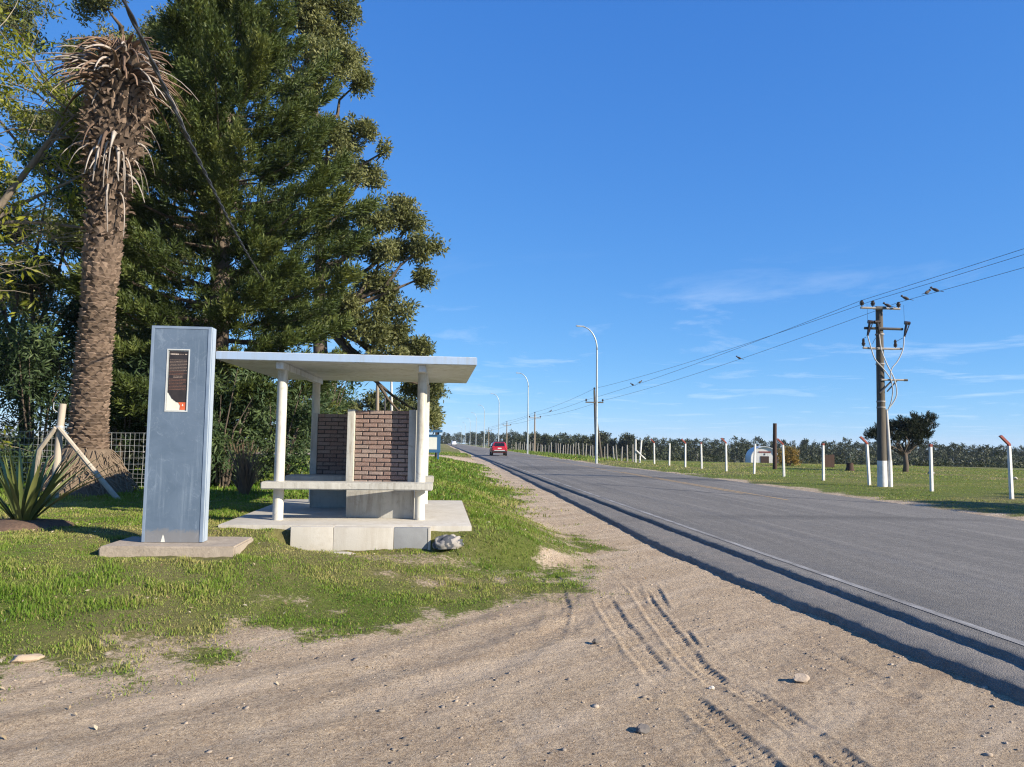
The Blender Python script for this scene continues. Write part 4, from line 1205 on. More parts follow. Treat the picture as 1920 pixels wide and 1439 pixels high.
# white end posts with a fallen brace
ge = thing('fence_end_frame', 'pair of white end posts with a slanting brace where the white fence stops', 'fence post', (17.7, 68.6, gz(17.7, 68.6)))
MB().tube([(-0.42, 0, -0.2), (-0.42, 0, 2.05)], 0.075, 8).build('post', M['white_paint'], ge, auto=40)
MB().tube([(-0.02, 0.2, -0.2), (0.16, 0.2, 2.0)], 0.075, 8).build('post', M['white_paint'], ge, auto=40)
MB().tube([(-0.36, -0.12, 1.05), (0.42, -0.15, 0.32)], 0.06, 8).build('brace', M['white_paint'], ge, auto=40)
# grey stock-fence posts running on towards the wood
gp = None
k = 0
for y in np.concatenate([np.arange(70.5, 112, 2.0), np.arange(112, 170, 3.2)]):
    x = 17.55 - 0.012 * (y - 70) + random.uniform(-.12, .12)
    if gp is None:
        gp = MB().tube([(0, 0, -0.3), (0, 0, 0.8), (0.01, 0, 1.55)], [0.075, 0.07, 0.06], 7).build('stock_fence_post', M['grey_post'], None, auto=40); o = gp
    else:
        o = link(gp.copy())
    o.location = (x, y, gz(x, y)); o.rotation_euler = (random.uniform(-.07, .07), random.uniform(-.08, .08), random.uniform(0, 6))
    o.scale = (1, 1, random.uniform(0.85, 1.2))
    tag(o, 'grey weathered post of the wire fence running towards the far wood', 'fence post', 'grey posts of the wire fence towards the wood')
    k += 1

# ------------------------------------------------------------------ things in the field
dpost = MB().tube([(0, 0, -0.3), (0, 0, 1.5), (0.03, 0, 3.25)], [0.15, 0.14, 0.13], 10).build('timber_post', M['dark_timber'], None, auto=40)
dpost.location = (23.7, 54.2, gz(23.7, 54.2))
tag(dpost, 'tall dark timber post standing alone in the field', 'post')
st = MB().lathe([(0.34, -0.2), (0.30, 0.05), (0.24, 0.20), (0.22, 0.55), (0.20, 0.56)], 12).build('tree_stump', M['dark_timber'], None, auto=40)
st.location = (28.6, 53.0, gz(28.6, 53.0)); tag(st, 'short dark tree stump in the field left of the big power pole', 'stump')
bd = thing('field_sign', 'small dark red board on posts in the field, left of the stump', 'sign', (30.6, 60.0, gz(30.6, 60)))
MB().box(-0.50, 0.50, -0.03, 0.03, 0.05, 1.02, 0.01).build('board', M['dark_red'] if 'dark_red' in M else M['dark_timber'], bd)
for x in (-0.4, 0.4): MB().box(x - 0.04, x + 0.04, 0.032, 0.10, -0.3, 1.06).build('leg', M['dark_timber'], bd)
rock('stone', 'small pale stone lying in the field right of the big power pole', 'stone', 31.2, 40.5, 0.16, 0.12, 0.10, 31, M['pale_stone'])
rock('stone', 'dark stone lying in the field below the bent cypress', 'stone', 31.0, 47.5, 0.22, 0.16, 0.12, 33, M['stone_grey'])
# arched white barn beyond the crest
bz = -1.55
bn = thing('arched_barn', 'small white arched barn with dark doorway beyond the field', 'barn', (59.3, 140, bz), R(-14))
Wb, Hb, Lb = 2.4, 3.05, 7.0
arc = [(-Wb, -1.2)] + [(-Wb * math.cos(a), 0.9 + (Hb - 0.9) * math.sin(a)) for a in np.linspace(0, math.pi, 17)] + [(Wb, -1.2)]
n = len(arc)
roofm = MB().add([(x * 1.03, -0.25, z * 1.02) for x, z in arc] + [(x * 1.03, Lb, z * 1.02) for x, z in arc], [(i, i + 1, i + 1 + n, i + n) for i in range(n - 1)])
ro = roofm.build('roof', M['roof_paint'], bn)
sol = ro.modifiers.new('thick', 'SOLIDIFY'); sol.thickness = 0.12
MB().add([(x, 0, z) for x, z in arc], [tuple(range(n))]).build('front_wall', M['white_paint'], bn)
MB().box(-0.75, 0.75, -0.06, -0.01, -1.2, 1.3).build('door', M['dark_timber'], bn)
MB().box(-1.05, 1.05, -0.07, -0.02, 1.95, 2.18).build('sign_band', M['red_paint'], bn)
MB().box(-0.12, 0.12, -0.05, -0.01, 1.5, 1.8).build('vent', M['dark_steel'], bn)

# ------------------------------------------------------------------ blue notice board beyond the shelter
M['blue_paint'] = simple('blue_paint', (0.028, 0.095, 0.20), (0.04, 0.12, 0.24), 4, 0.55)
M['poster'] = simple('poster', (0.66, 0.66, 0.62), (0.52, 0.55, 0.50), 2.0, 0.6)
nbx, nby = -0.62, 45.0
bs = thing('notice_board', 'blue framed notice board with white panel and small roof behind the shelter', 'notice board', (nbx, nby, gz(nbx, nby)))
zg = gz(nbx, nby)
for x in (-0.58, 0.58): MB().box(x - 0.05, x + 0.05, -0.05, 0.05, -0.3, 2.05 - zg + 0.0).build('post', M['blue_paint'], bs)
MB().box(-0.70, 0.70, -0.09, -0.052, 0.98 - zg, 1.99 - zg, 0.008).build('frame', M['blue_paint'], bs)
MB().box(-0.56, 0.50, -0.105, -0.092, 1.16 - zg, 1.84 - zg).build('panel', M['poster'], bs)
MB().box(-0.76, 0.80, -0.30, 0.30, 2.12 - zg, 2.26 - zg, 0.01).build('roof', M['blue_paint'], bs)
for x in (-0.58, 0.58): MB().box(x - 0.05, x + 0.05, -0.05, 0.05, 2.05 - zg, 2.12 - zg).build('roof_bracket', M['dark_timber'], bs)

# ------------------------------------------------------------------ cars
M['car_red'] = simple('car_red', (0.40, 0.012, 0.03), None, rough=0.25, spec=0.6)
M['car_white'] = simple('car_white', (0.70, 0.70, 0.70), None, rough=0.3, spec=0.6)
M['car_glass'] = simple('car_glass', (0.012, 0.013, 0.016), None, rough=0.08, spec=0.6)
M['tyre'] = simple('tyre', (0.016, 0.016, 0.017), None, rough=0.85)
M['plastic_black'] = simple('plastic_black', (0.02, 0.02, 0.021), None, rough=0.6)
M['rim'] = simple('rim', (0.45, 0.46, 0.47), None, rough=0.35, metal=0.6)
M['tail_light'] = simple('tail_light', (0.55, 0.03, 0.03), None, rough=0.2, spec=0.6)
M['silver'] = simple('silver', (0.55, 0.55, 0.54), None, rough=0.35, metal=0.3)
def make_car(label, loc, rz, paint):
    """an SUV seen from behind; local +y is its front"""
    t = thing('car', label, 'car', loc, rz)
    Lc, Wc = 4.3, 1.8
    # body: cross-sections along y, each a ring of (x, z)
    def ring(y, w0, w1, w2, z0, z1, z2, z3):
        half = [(w0 * 0.80, z0), (w0, z0 + 0.10), (w1, z1), (w2 * 0.99, z2), (w2 * 0.80, z3)]
        return [(x, y, z) for x, z in half] + [(-x, y, z) for x, z in reversed(half)]
    secs = [ring(-2.15, 0.80, 0.80, 0.66, 0.42, 0.80, 0.98, 1.00), ring(-2.08, 0.86, 0.88, 0.72, 0.34, 0.90, 1.06, 1.10), ring(-1.86, 0.88, 0.90, 0.70, 0.32, 0.95, 1.46, 1.55), ring(-1.4, 0.89, 0.90, 0.68, 0.32, 0.95, 1.52, 1.62),
            ring(-0.4, 0.89, 0.90, 0.67, 0.32, 0.94, 1.54, 1.64), ring(0.3, 0.89, 0.90, 0.66, 0.32, 0.93, 1.48, 1.58), ring(0.95, 0.89, 0.90, 0.78, 0.32, 0.92, 1.04, 1.06), ring(1.9, 0.87, 0.86, 0.72, 0.34, 0.80, 0.92, 0.95), ring(2.15, 0.76, 0.74, 0.62, 0.42, 0.70, 0.78, 0.80)]
    m = MB(); k = len(secs[0])
    for r_ in secs: m.v += r_
    for i in range(len(secs) - 1):
        for j in range(k):
            j2 = (j + 1) % k
            m.f.append((i * k + j, i * k + j2, (i + 1) * k + j2, (i + 1) * k + j))
    m.f.append(tuple(range(k))); m.f.append(tuple(reversed(range((len(secs) - 1) * k, len(secs) * k))))
    body = m.build('body', M[paint], t, auto=35)
    MB().add([(-0.60, -2.115, 1.09), (0.60, -2.115, 1.09), (0.56, -1.90, 1.47), (-0.56, -1.90, 1.47)], [(0, 1, 2, 3)]).build('rear_window', M['car_glass'], t)
    for s in (-1, 1):
        MB().add([(s * 0.905, -1.6, 1.0), (s * 0.905, 0.6, 1.0), (s * 0.79, 0.2, 1.42), (s * 0.80, -1.5, 1.45)], [(0, 1, 2, 3)]).build('side_window', M['car_glass'], t)
        MB().box(s * 0.70 - 0.14, s * 0.70 + 0.14, -2.17, -2.04, 0.92, 1.06, 0.02).build('tail_light', M['tail_light'], t)
        MB().box(s * 1.0 - 0.09, s * 1.0 + 0.09, 0.45, 0.58, 1.0, 1.15, 0.02).build('mirror', M['plastic_black'], t)
        for y in (-1.32, 1.32):
            w = MB().tube([(s * 0.70, y, 0.34), (s * 0.91, y, 0.34)], [0.34, 0.34], 18).build('wheel', M['tyre'], t, auto=40)
            MB().tube([(s * 0.905, y, 0.34), (s * 0.92, y, 0.34)], [0.21, 0.20], 14).build('rim', M['rim'], w, auto=40)
    MB().box(-0.84, 0.84, -2.22, -2.06, 0.40, 0.62, 0.03).build('bumper', M['plastic_black'], t)
    MB().box(-0.62, 0.62, -2.235, -2.2, 0.56, 0.66, 0.015).build('bumper_trim', M['silver'], t)
    MB().box(-0.22, 0.22, -2.18, -2.15, 0.80, 0.91).build('number_plate', M['paper_white'], t)
    MB().box(-0.62, 0.62, -1.98, -1.70, 1.60, 1.64, 0.01).build('spoiler', M['plastic_black'], t)
    return t
make_car('red car with dark rear window driving away down the road', (6.95, 93, 0.05), 0, 'car_red')
make_car('tiny white car far off at the left edge of the road', (5.6, 300, 0.05), math.pi, 'car_white')
# ------------------------------------------------------------------ foliage helpers
def leaf_strip(L, w, bend=0.15):
    """a leaf along +z: four points, two triangles, slightly bent towards +x"""
    return np.array([(0, 0, 0), (bend * L * 0.3, w * 0.5, L * 0.45), (bend * L * 0.3, -w * 0.5, L * 0.45), (bend * L, 0, L)])
LEAF_F = np.array([(0, 1, 2), (1, 3, 2)])
def rot_to(d, spin):
    """matrices whose z axis is d (n,3), spun about it"""
    d = d / np.maximum(np.linalg.norm(d, axis=1, keepdims=True), 1e-9)
    ref = np.where(np.abs(d[:, 2:3]) < 0.9, np.array([[0, 0, 1.0]]), np.array([[1.0, 0, 0]]))
    x = np.cross(ref, d); x /= np.linalg.norm(x, axis=1, keepdims=True)
    y = np.cross(d, x)
    c, s = np.cos(spin)[:, None], np.sin(spin)[:, None]
    return np.stack([x * c + y * s, -x * s + y * c, d], 2)
def inst(V0, F0, pos, Rm, sc):
    """many copies of one small shape as arrays"""
    V = np.einsum('nij,kj->nki', Rm, V0) * np.asarray(sc)[:, None, None] + pos[:, None, :]
    F = F0[None] + (np.arange(len(pos)) * len(V0))[:, None, None]
    return V.reshape(-1, 3), F.reshape(-1, F0.shape[1])
def unit(n):
    v = rng.normal(size=(n, 3)); return v / np.linalg.norm(v, axis=1, keepdims=True)
def spray_proto(n=17, L=0.55, leaf=0.22, w=0.044, seed=0, open_=0.62):
    """needled spray: leaves set round a stem along +z"""
    r = np.random.default_rng(seed); V = []; F = []
    for i in range(n):
        t = (i + 0.5) / n
        a = i * 2.4 + r.uniform(-.3, .3)
        up = 1.0 - open_ * (1 - t * 0.8)
        d = np.array([[math.cos(a) * (1 - up * 0.4), math.sin(a) * (1 - up * 0.4), 0.35 + up]])
        Rm = rot_to(d, np.array([r.uniform(0, 6.28)]))
        v, f = inst(leaf_strip(leaf * (1.05 - 0.45 * t) * r.uniform(.8, 1.2), w), LEAF_F, np.array([[0, 0, t * L * 0.8]]), Rm, [1.0])
        F.append(f + len(V) * 4); V.append(v)
    return np.concatenate(V), np.concatenate(F)
def ball_proto(n=20, rad=0.25, leaf=0.18, w=0.062, seed=0, droop=0.3):
    """a rounded bunch of leaves"""
    r = np.random.default_rng(seed); V = []; F = []
    for i in range(n):
        d = r.normal(size=3); d /= np.linalg.norm(d); d[2] = d[2] * 0.8 + 0.15
        p = d * rad * r.uniform(0.25, 0.9)
        ld = d * 0.8 + r.normal(size=3) * 0.55 - np.array([0, 0, droop])
        Rm = rot_to(ld[None], np.array([r.uniform(0, 6.28)]))
        v, f = inst(leaf_strip(leaf * r.uniform(.7, 1.25), w * r.uniform(.8, 1.2)), LEAF_F, p[None], Rm, [1.0])
        F.append(f + i * 4); V.append(v)
    return np.concatenate(V), np.concatenate(F)
def crown(name, protos, pos, axis, scale, tint, mat, parent):
    """one crown mesh from many tufts"""
    Vs, Fs, Ts = [], [], []; off = 0
    which = rng.integers(0, len(protos), len(pos))
    for k, (V0, F0) in enumerate(protos):
        m = which == k
        if not m.any(): continue
        Rm = rot_to(axis[m], rng.uniform(0, 6.28, m.sum()))
        V, F = inst(V0, F0, pos[m], Rm, scale[m])
        nl = len(V0) // 4
        tt = np.repeat(tint[m], len(V0)) + np.tile(np.repeat(rng.normal(0, 0.09, (m.sum(), nl)), 4, axis=1), 1).ravel()
        Vs.append(V); Fs.append(F + off); Ts.append(tt); off += len(V)
    return mesh_np(name, np.concatenate(Vs), np.concatenate(Fs), mat, parent, {'tint': np.clip(np.concatenate(Ts), 0, 1)})
SPRAY = [spray_proto(seed=s) for s in range(5)]
EUC = [ball_proto(seed=s) for s in range(5)]
SHRUB = [ball_proto(n=16, rad=0.22, leaf=0.20, w=0.042, seed=20 + s, droop=0.1) for s in range(5)]
FARB = [ball_proto(n=12, rad=0.75, leaf=0.85, w=0.42, seed=40 + s, droop=0.0) for s in range(4)]
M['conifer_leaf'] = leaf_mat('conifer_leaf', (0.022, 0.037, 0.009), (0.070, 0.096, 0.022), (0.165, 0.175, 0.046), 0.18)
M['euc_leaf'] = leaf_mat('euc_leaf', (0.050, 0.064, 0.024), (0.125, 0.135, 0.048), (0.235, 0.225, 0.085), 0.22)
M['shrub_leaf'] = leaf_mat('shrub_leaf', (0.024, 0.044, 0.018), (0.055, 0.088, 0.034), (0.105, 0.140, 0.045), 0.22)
M['yellow_leaf'] = leaf_mat('yellow_leaf', (0.085, 0.110, 0.018), (0.190, 0.200, 0.022), (0.36, 0.35, 0.035), 0.35)
M['far_leaf'] = leaf_mat('far_leaf', (0.018, 0.028, 0.014), (0.038, 0.048, 0.022), (0.072, 0.076, 0.034), 0.08)
M['ochre_leaf'] = leaf_mat('ochre_leaf', (0.14, 0.085, 0.018), (0.24, 0.15, 0.03), (0.32, 0.22, 0.05), 0.2)
M['cypress_leaf'] = leaf_mat('cypress_leaf', (0.008, 0.013, 0.006), (0.017, 0.025, 0.010), (0.036, 0.045, 0.016), 0.08)
M['bark_brown'] = simple('bark_brown', (0.13, 0.10, 0.075), (0.075, 0.058, 0.045), 6, 0.95, bump=0.8, bscale=30, stretch=(3, 3, 0.5))
M['bark_pale'] = simple('bark_pale', (0.22, 0.18, 0.14), (0.14, 0.115, 0.09), 6, 0.9, bump=0.5, bscale=30, stretch=(3, 3, 0.5))
M['twig'] = simple('twig', (0.30, 0.25, 0.185), (0.20, 0.165, 0.12), 8, 0.9)

# ------------------------------------------------------------------ the big conifer behind the shelter
def conifer(label, x, y, h, rmax, zlow):
    z0 = gz(x, y)
    t = thing('conifer_tree', label, 'tree', (x, y, z0))
    MB().tube([(0, 0, -0.3), (0.05, 0, h * 0.3), (0, 0.05, h * 0.65), (0, 0, h * 0.97)], [0.38, 0.30, 0.17, 0.03], 10).build('trunk', M['bark_brown'], t, sm=True)
    br = MB(); P, A, S, T = [], [], [], []
    z = zlow
    while z < h * 0.985:
        u = z / h
        prof = rmax * min(1.0, (0.62 + 0.38 * min(u / 0.3, 1.0))) * (1 - max(0, (u - 0.58) / 0.42) ** 1.7) + 0.12
        nb = 6 if u < 0.85 else 5
        a0 = rng.uniform(0, 6.28)
        for k in range(nb):
            a = a0 + k * 6.283 / nb + rng.uniform(-.4, .4)
            L = prof * rng.uniform(0.62, 1.17)
            rise = 0.10 + 0.35 * u + rng.uniform(-.12, .15)
            d = np.array([math.cos(a), math.sin(a), 0])
            path = [np.array([0, 0, z]) + d * L * s + np.array([0, 0, L * rise * s * s * s + 0.22 * L * s * (u - 0.42)]) for s in np.linspace(0, 1, 6)]
            br.tube(path, [max(0.006, 0.05 * (1 - s) * (L / 3.0)) for s in np.linspace(0, 1, 6)], 4, cap=False)
            n = int(22 + 35 * L)
            s = 1 - rng.uniform(0, 1, n) ** 1.5 * 0.72
            lat = rng.normal(0, 1, n) * 0.30 * (1.15 - s) * L * 0.75 + rng.normal(0, 0.10, n)
            side = np.array([-d[1], d[0], 0])
            px = np.array([np.interp(s, np.linspace(0, 1, 6), [q[i] for q in path]) for i in range(3)]).T
            px = px + side * lat[:, None] + np.array([0, 0, 1.0]) * (rng.normal(0, 0.085, n) - 0.10 * np.abs(lat))[:, None]
            ax = d[None] * rng.uniform(0.35, 1.0, n)[:, None] + side[None] * (lat * 0.5 + rng.normal(0, .2, n))[:, None] + np.array([[0, 0, 1.0]]) * rng.uniform(0.25, 1.0, n)[:, None]
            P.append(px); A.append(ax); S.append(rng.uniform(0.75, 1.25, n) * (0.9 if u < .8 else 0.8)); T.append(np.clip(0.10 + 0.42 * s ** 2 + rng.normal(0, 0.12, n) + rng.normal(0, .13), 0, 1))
        z += (0.56 if u < .85 else .36) * rng.uniform(0.75, 1.25)
    br.build('branches', M['bark_brown'], t)
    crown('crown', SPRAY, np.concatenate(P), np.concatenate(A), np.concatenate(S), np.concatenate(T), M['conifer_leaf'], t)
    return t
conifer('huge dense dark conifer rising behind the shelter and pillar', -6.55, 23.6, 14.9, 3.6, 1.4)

# ------------------------------------------------------------------ trees built from leaf clumps on limbs
def clump_tree(name, label, base, fork, clumps, leafmat, protos, barkmat, dens=34, trunk_r=0.3, group=None, cat='tree', tscale=1.0, spread=0.55, axis_up=0.5, top=None):
    """clumps: (x, y, z, r) in world metres; limbs run from the fork out to each clump"""
    bx, by = base; z0 = gz(bx, by)
    t = thing(name, label, cat, (bx, by, z0), group=group)
    o = np.array([bx, by, z0]); fk = np.array(fork) - o
    tm = MB(); tm.tube([(0, 0, -0.3), tuple(fk * 0.35 + np.array([0.1, 0, 0])), tuple(fk)], [trunk_r, trunk_r * 0.8, trunk_r * 0.62], 9)
    if top is not None:
        tp_ = np.array(top) - o
        tm.tube([tuple(fk), tuple(fk * .6 + tp_ * .4 + np.array([.25, 0, 0])), tuple(tp_)], [trunk_r * 0.62, trunk_r * .45, trunk_r * .12], 8)
    tm.build('trunk', M[barkmat], t, sm=True)
    bm_ = MB(); P, A, S, T = [], [], [], []
    for (x, y, z, r) in clumps:
        c = np.array([x, y, z]) - o
        s0 = fk * rng.uniform(0.75, 1.0)
        if top is not None:
            k_ = np.clip((c[2] - 0.75 * np.hypot(*(c[:2] - fk[:2])) - rng.uniform(.4, 1.4) - fk[2]) / (tp_[2] - fk[2]), 0, .95)
            s0 = fk * (1 - k_) + tp_ * k_
        mid = (s0 + c) / 2 + np.array([rng.normal(0, .3), rng.normal(0, .3), -0.10 * np.linalg.norm(c - s0) * rng.uniform(0, 1)])
        Ln = np.linalg.norm(c - s0)
        bm_.tube([s0, (s0 + mid) / 2 + rng.normal(0, .12, 3), mid, (mid + c) / 2 + rng.normal(0, .12, 3), c], [trunk_r * 0.32, trunk_r * 0.26, trunk_r * 0.2, trunk_r * 0.13, trunk_r * 0.06], 5, cap=False)
        n = max(10, int(dens * r * r * 2.2))
        # sub-clumps make the outline uneven
        ns = max(3, int(4 + 3 * r))
        sc = c + unit(ns) * (r * rng.uniform(0.25, 0.85, ns))[:, None] * np.array([1, 1, 0.75])
        for q in sc:
            bm_.tube([c * 0.75 + mid * 0.25, (c + q) / 2 + rng.normal(0, .06, 3), q], [trunk_r * 0.07, trunk_r * 0.05, 0.008], 4, cap=False)
        wi = rng.integers(0, ns, n)
        off = unit(n) * (rng.uniform(0, 1, n) ** 0.55 * r * spread)[:, None] * np.array([1, 1, 0.8])
        p = sc[wi] + off
        P.append(p); A.append(off / r + unit(n) * 0.5 + np.array([0, 0, axis_up])); S.append(rng.uniform(0.75, 1.25, n) * tscale)
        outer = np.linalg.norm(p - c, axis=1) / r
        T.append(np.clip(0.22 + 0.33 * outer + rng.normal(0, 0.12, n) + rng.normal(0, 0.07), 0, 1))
    bm_.build('branches', M[barkmat], t, sm=True)
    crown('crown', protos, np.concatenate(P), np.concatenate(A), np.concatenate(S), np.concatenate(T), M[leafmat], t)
    return t
euc1 = [(-6.1, 32, 18.7, 1.3), (-4.6, 32.5, 18.2, 1.2), (-4.9, 31, 16.5, 1.2), (-4.25, 31.5, 17.2, .8), (-5.8, 31, 15.4, 1.1), (-3.7, 32.6, 16.6, 0.7), (-3.15, 31.8, 14.2, 0.62), (-2.35, 31.6, 13.4, 0.30), (-4.3, 32.3, 14.2, 0.9), (-4.0, 31.4, 12.5, 1.0), (-3.1, 32.4, 12.6, 0.65),
        (-2.9, 31.6, 10.5, 0.95), (-2.0, 32.0, 11.0, 0.85), (-1.35, 32.0, 10.5, 0.75), (-0.75, 31.5, 9.5, 0.7), (-0.75, 32, 8.3, 0.62), (-1.6, 32.4, 9.4, 0.8), (-2.4, 31.4, 9.0, 0.9),
        (-2.7, 32, 7.9, 0.95), (-2.1, 31.8, 7.1, 0.9), (-1.75, 32.6, 6.0, 0.8), (-2.8, 31.3, 5.9, 1.0), (-1.2, 32, 5.5, 0.75), (-0.75, 32.4, 5.2, 0.55), (-1.9, 31.4, 4.8, 0.9), (-0.35, 31.8, 3.75, 0.62), (-0.95, 32.4, 3.9, 0.8), (-3.6, 32, 4.6, 1.0),
        (-3.9, 32, 7.0, 1.0), (-4.2, 32, 9.6, 1.0), (-0.6, 32.8, 2.6, 0.7), (-7.2, 32.5, 17.6, 1.2), (-8.1, 32, 18.7, 1.2), (-8.4, 33, 16.8, 1.1), (-1.3, 32.0, 2.4, .7), (-4.8, 30.5, 13.6, .9), (-5.5, 31.5, 19.8, 1.2), (-4.0, 32.0, 19.4, .8)]
clump_tree('eucalyptus_tree', 'tall eucalyptus with loose round leaf clumps reaching out behind the conifer', (-4.6, 32.0), (-4.9, 32, 6.5), euc1, 'euc_leaf', EUC, 'bark_brown', 78, 0.42, top=(-5.7, 32.2, 18.6))
euc2 = [(-11.6, 33, 18.6, 1.4), (-12.9, 33, 17.6, 1.3), (-10.2, 33, 17.4, 1.2), (-11.0, 34, 15.4, 1.3), (-13.5, 33, 15.2, 1.3), (-9.4, 33.5, 15.2, 1.1), (-12.2, 33, 12.9, 1.4), (-14.4, 33, 12.5, 1.3), (-10.4, 33, 12.6, 1.2),
        (-15.4, 33, 17.4, 1.3), (-16.5, 33.5, 14.4, 1.4), (-17.8, 33, 18.6, 1.4), (-18.6, 33, 11.5, 1.5), (-15.5, 33, 9.6, 1.5), (-12.8, 33, 9.6, 1.5), (-10.5, 33, 9.4, 1.4), (-17, 33, 7, 1.6), (-13.6, 33, 6.4, 1.6), (-10.8, 33, 6.0, 1.6), (-19.5, 33, 16, 1.4), (-14, 32.5, 19.2, 1.2), (-8.8, 33, 12, 1.2), (-19, 33, 5, 1.6), (-15.2, 32, 4.0, 1.6), (-12, 32, 3.4, 1.5), (-9, 32, 4, 1.5)]
clump_tree('eucalyptus_tree', 'dark eucalyptus far behind the palm trunk with sky between its clumps', (-13.0, 33.0), (-13, 33, 6.0), euc2, 'euc_leaf', EUC, 'bark_brown', 42, 0.4, top=(-13.4, 33, 18.4))

dark = [(-13.2 + dx, 26.5 + dy, z, r) for dx, dy, z, r in ((0, 0, 4, 1.5), (-1.8, 0, 5.2, 1.5), (1.6, .4, 5.4, 1.4), (0, 0, 6.8, 1.5), (-2.6, .3, 7.4, 1.4), (2.3, .2, 7.4, 1.3), (-.6, 0, 8.6, 1.3), (1.4, 0, 9.2, 1.2), (-3.6, 0, 4.2, 1.5), (3.2, 0, 4.2, 1.4), (-2.0, 0, 9.6, 1.1), (3.0, 0, 8.8, 1.0), (.4, 0, 10.6, 1.0), (-4.2, 0, 9.0, 1.2), (-4.6, 0, 6.4, 1.4))]
clump_tree('evergreen_tree', 'dark evergreen tree filling the left edge behind the palm', (-13.2, 26.5), (-13.2, 26.5, 4.2), dark, 'shrub_leaf', EUC, 'bark_brown', 40, 0.28)
# shrubs under the trees
def shrub(name, label, x, y, h, r, leafmat='shrub_leaf', dens=70, group='shrubs under the trees', tint=0.0, protos=None):
    z0 = gz(x, y)
    t = thing(name, label, 'shrub', (x, y, z0), group=group)
    st = MB()
    for k in range(9):
        a = rng.uniform(0, 6.28); L = r * rng.uniform(.3, .8)
        st.tube([(0.1 * math.cos(a), 0.1 * math.sin(a), -0.1), (L * .5 * math.cos(a), L * .5 * math.sin(a), h * .45), (L * math.cos(a + .3), L * math.sin(a + .3), h * rng.uniform(.7, .95))], [0.035, 0.022, 0.008], 5, cap=False)
    st.build('stems', M['bark_brown'], t, sm=True)
    nl = int(7 + 9 * r)
    cc = np.stack([rng.normal(0, r * 0.45, nl), rng.normal(0, r * 0.45, nl), h * (0.12 + 0.75 * rng.uniform(0, 1, nl))], 1)
    n = int(dens * r * h)
    wi = rng.integers(0, nl, n)
    off = unit(n) * (rng.uniform(0, 1, n) ** 0.5 * 0.42 * r)[:, None]
    p = cc[wi] + off; p[:, 2] = np.clip(p[:, 2], 0.05, h * 1.02)
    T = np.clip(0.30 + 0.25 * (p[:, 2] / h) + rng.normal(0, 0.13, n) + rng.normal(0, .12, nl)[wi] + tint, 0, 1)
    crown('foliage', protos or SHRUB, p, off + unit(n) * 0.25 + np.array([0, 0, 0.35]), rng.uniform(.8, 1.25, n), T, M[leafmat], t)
    return t
shrub('shrub', 'broad blue green shrub just right of the metal pillar', -5.5, 21.0, 3.3, 1.25, tint=0.05)
shrub('shrub', 'dense dark shrub seen between the left columns of the shelter', -4.2, 21.6, 3.1, 1.15)
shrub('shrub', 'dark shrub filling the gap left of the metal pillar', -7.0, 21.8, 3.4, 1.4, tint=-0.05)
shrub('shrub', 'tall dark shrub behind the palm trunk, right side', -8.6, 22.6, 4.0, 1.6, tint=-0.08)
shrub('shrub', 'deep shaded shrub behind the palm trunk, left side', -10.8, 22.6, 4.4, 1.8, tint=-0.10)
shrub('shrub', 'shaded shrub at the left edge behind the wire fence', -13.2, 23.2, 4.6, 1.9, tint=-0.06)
shrub('shrub', 'olive shrub behind the rear left column of the shelter', -3.5, 24.5, 3.6, 1.0, tint=0.12)
shrub('shrub', 'low shrub in the dark behind the metal pillar', -6.3, 22.8, 2.2, 1.3, tint=-0.04)
# dry twiggy bush beside the shelter
def dry_bush(x, y):
    t = thing('dry_bush', 'dry brown twiggy bush left of the shelter floor', 'shrub', (x, y, gz(x, y)))
    m = MB()
    for k in range(150):
        a = rng.uniform(0, 6.28); r = rng.uniform(0.05, 0.42); h = rng.uniform(.4, 1.25); b = rng.uniform(-.4, .4)
        m.tube([(0.08 * math.cos(a), 0.08 * math.sin(a), 0), (r * .6 * math.cos(a), r * .6 * math.sin(a), h * .55), (r * 1.3 * math.cos(a + b), r * 1.3 * math.sin(a + b), h)], [0.012, 0.009, 0.003], 3, cap=False)
    m.build('twigs', M['straw_twig'] if 'straw_twig' in M else M['twig'], t)
M['straw_twig'] = simple('straw_twig', (0.20, 0.13, 0.08), (0.13, 0.085, 0.055), 8, 0.9)
dry_bush(-4.35, 18.4)

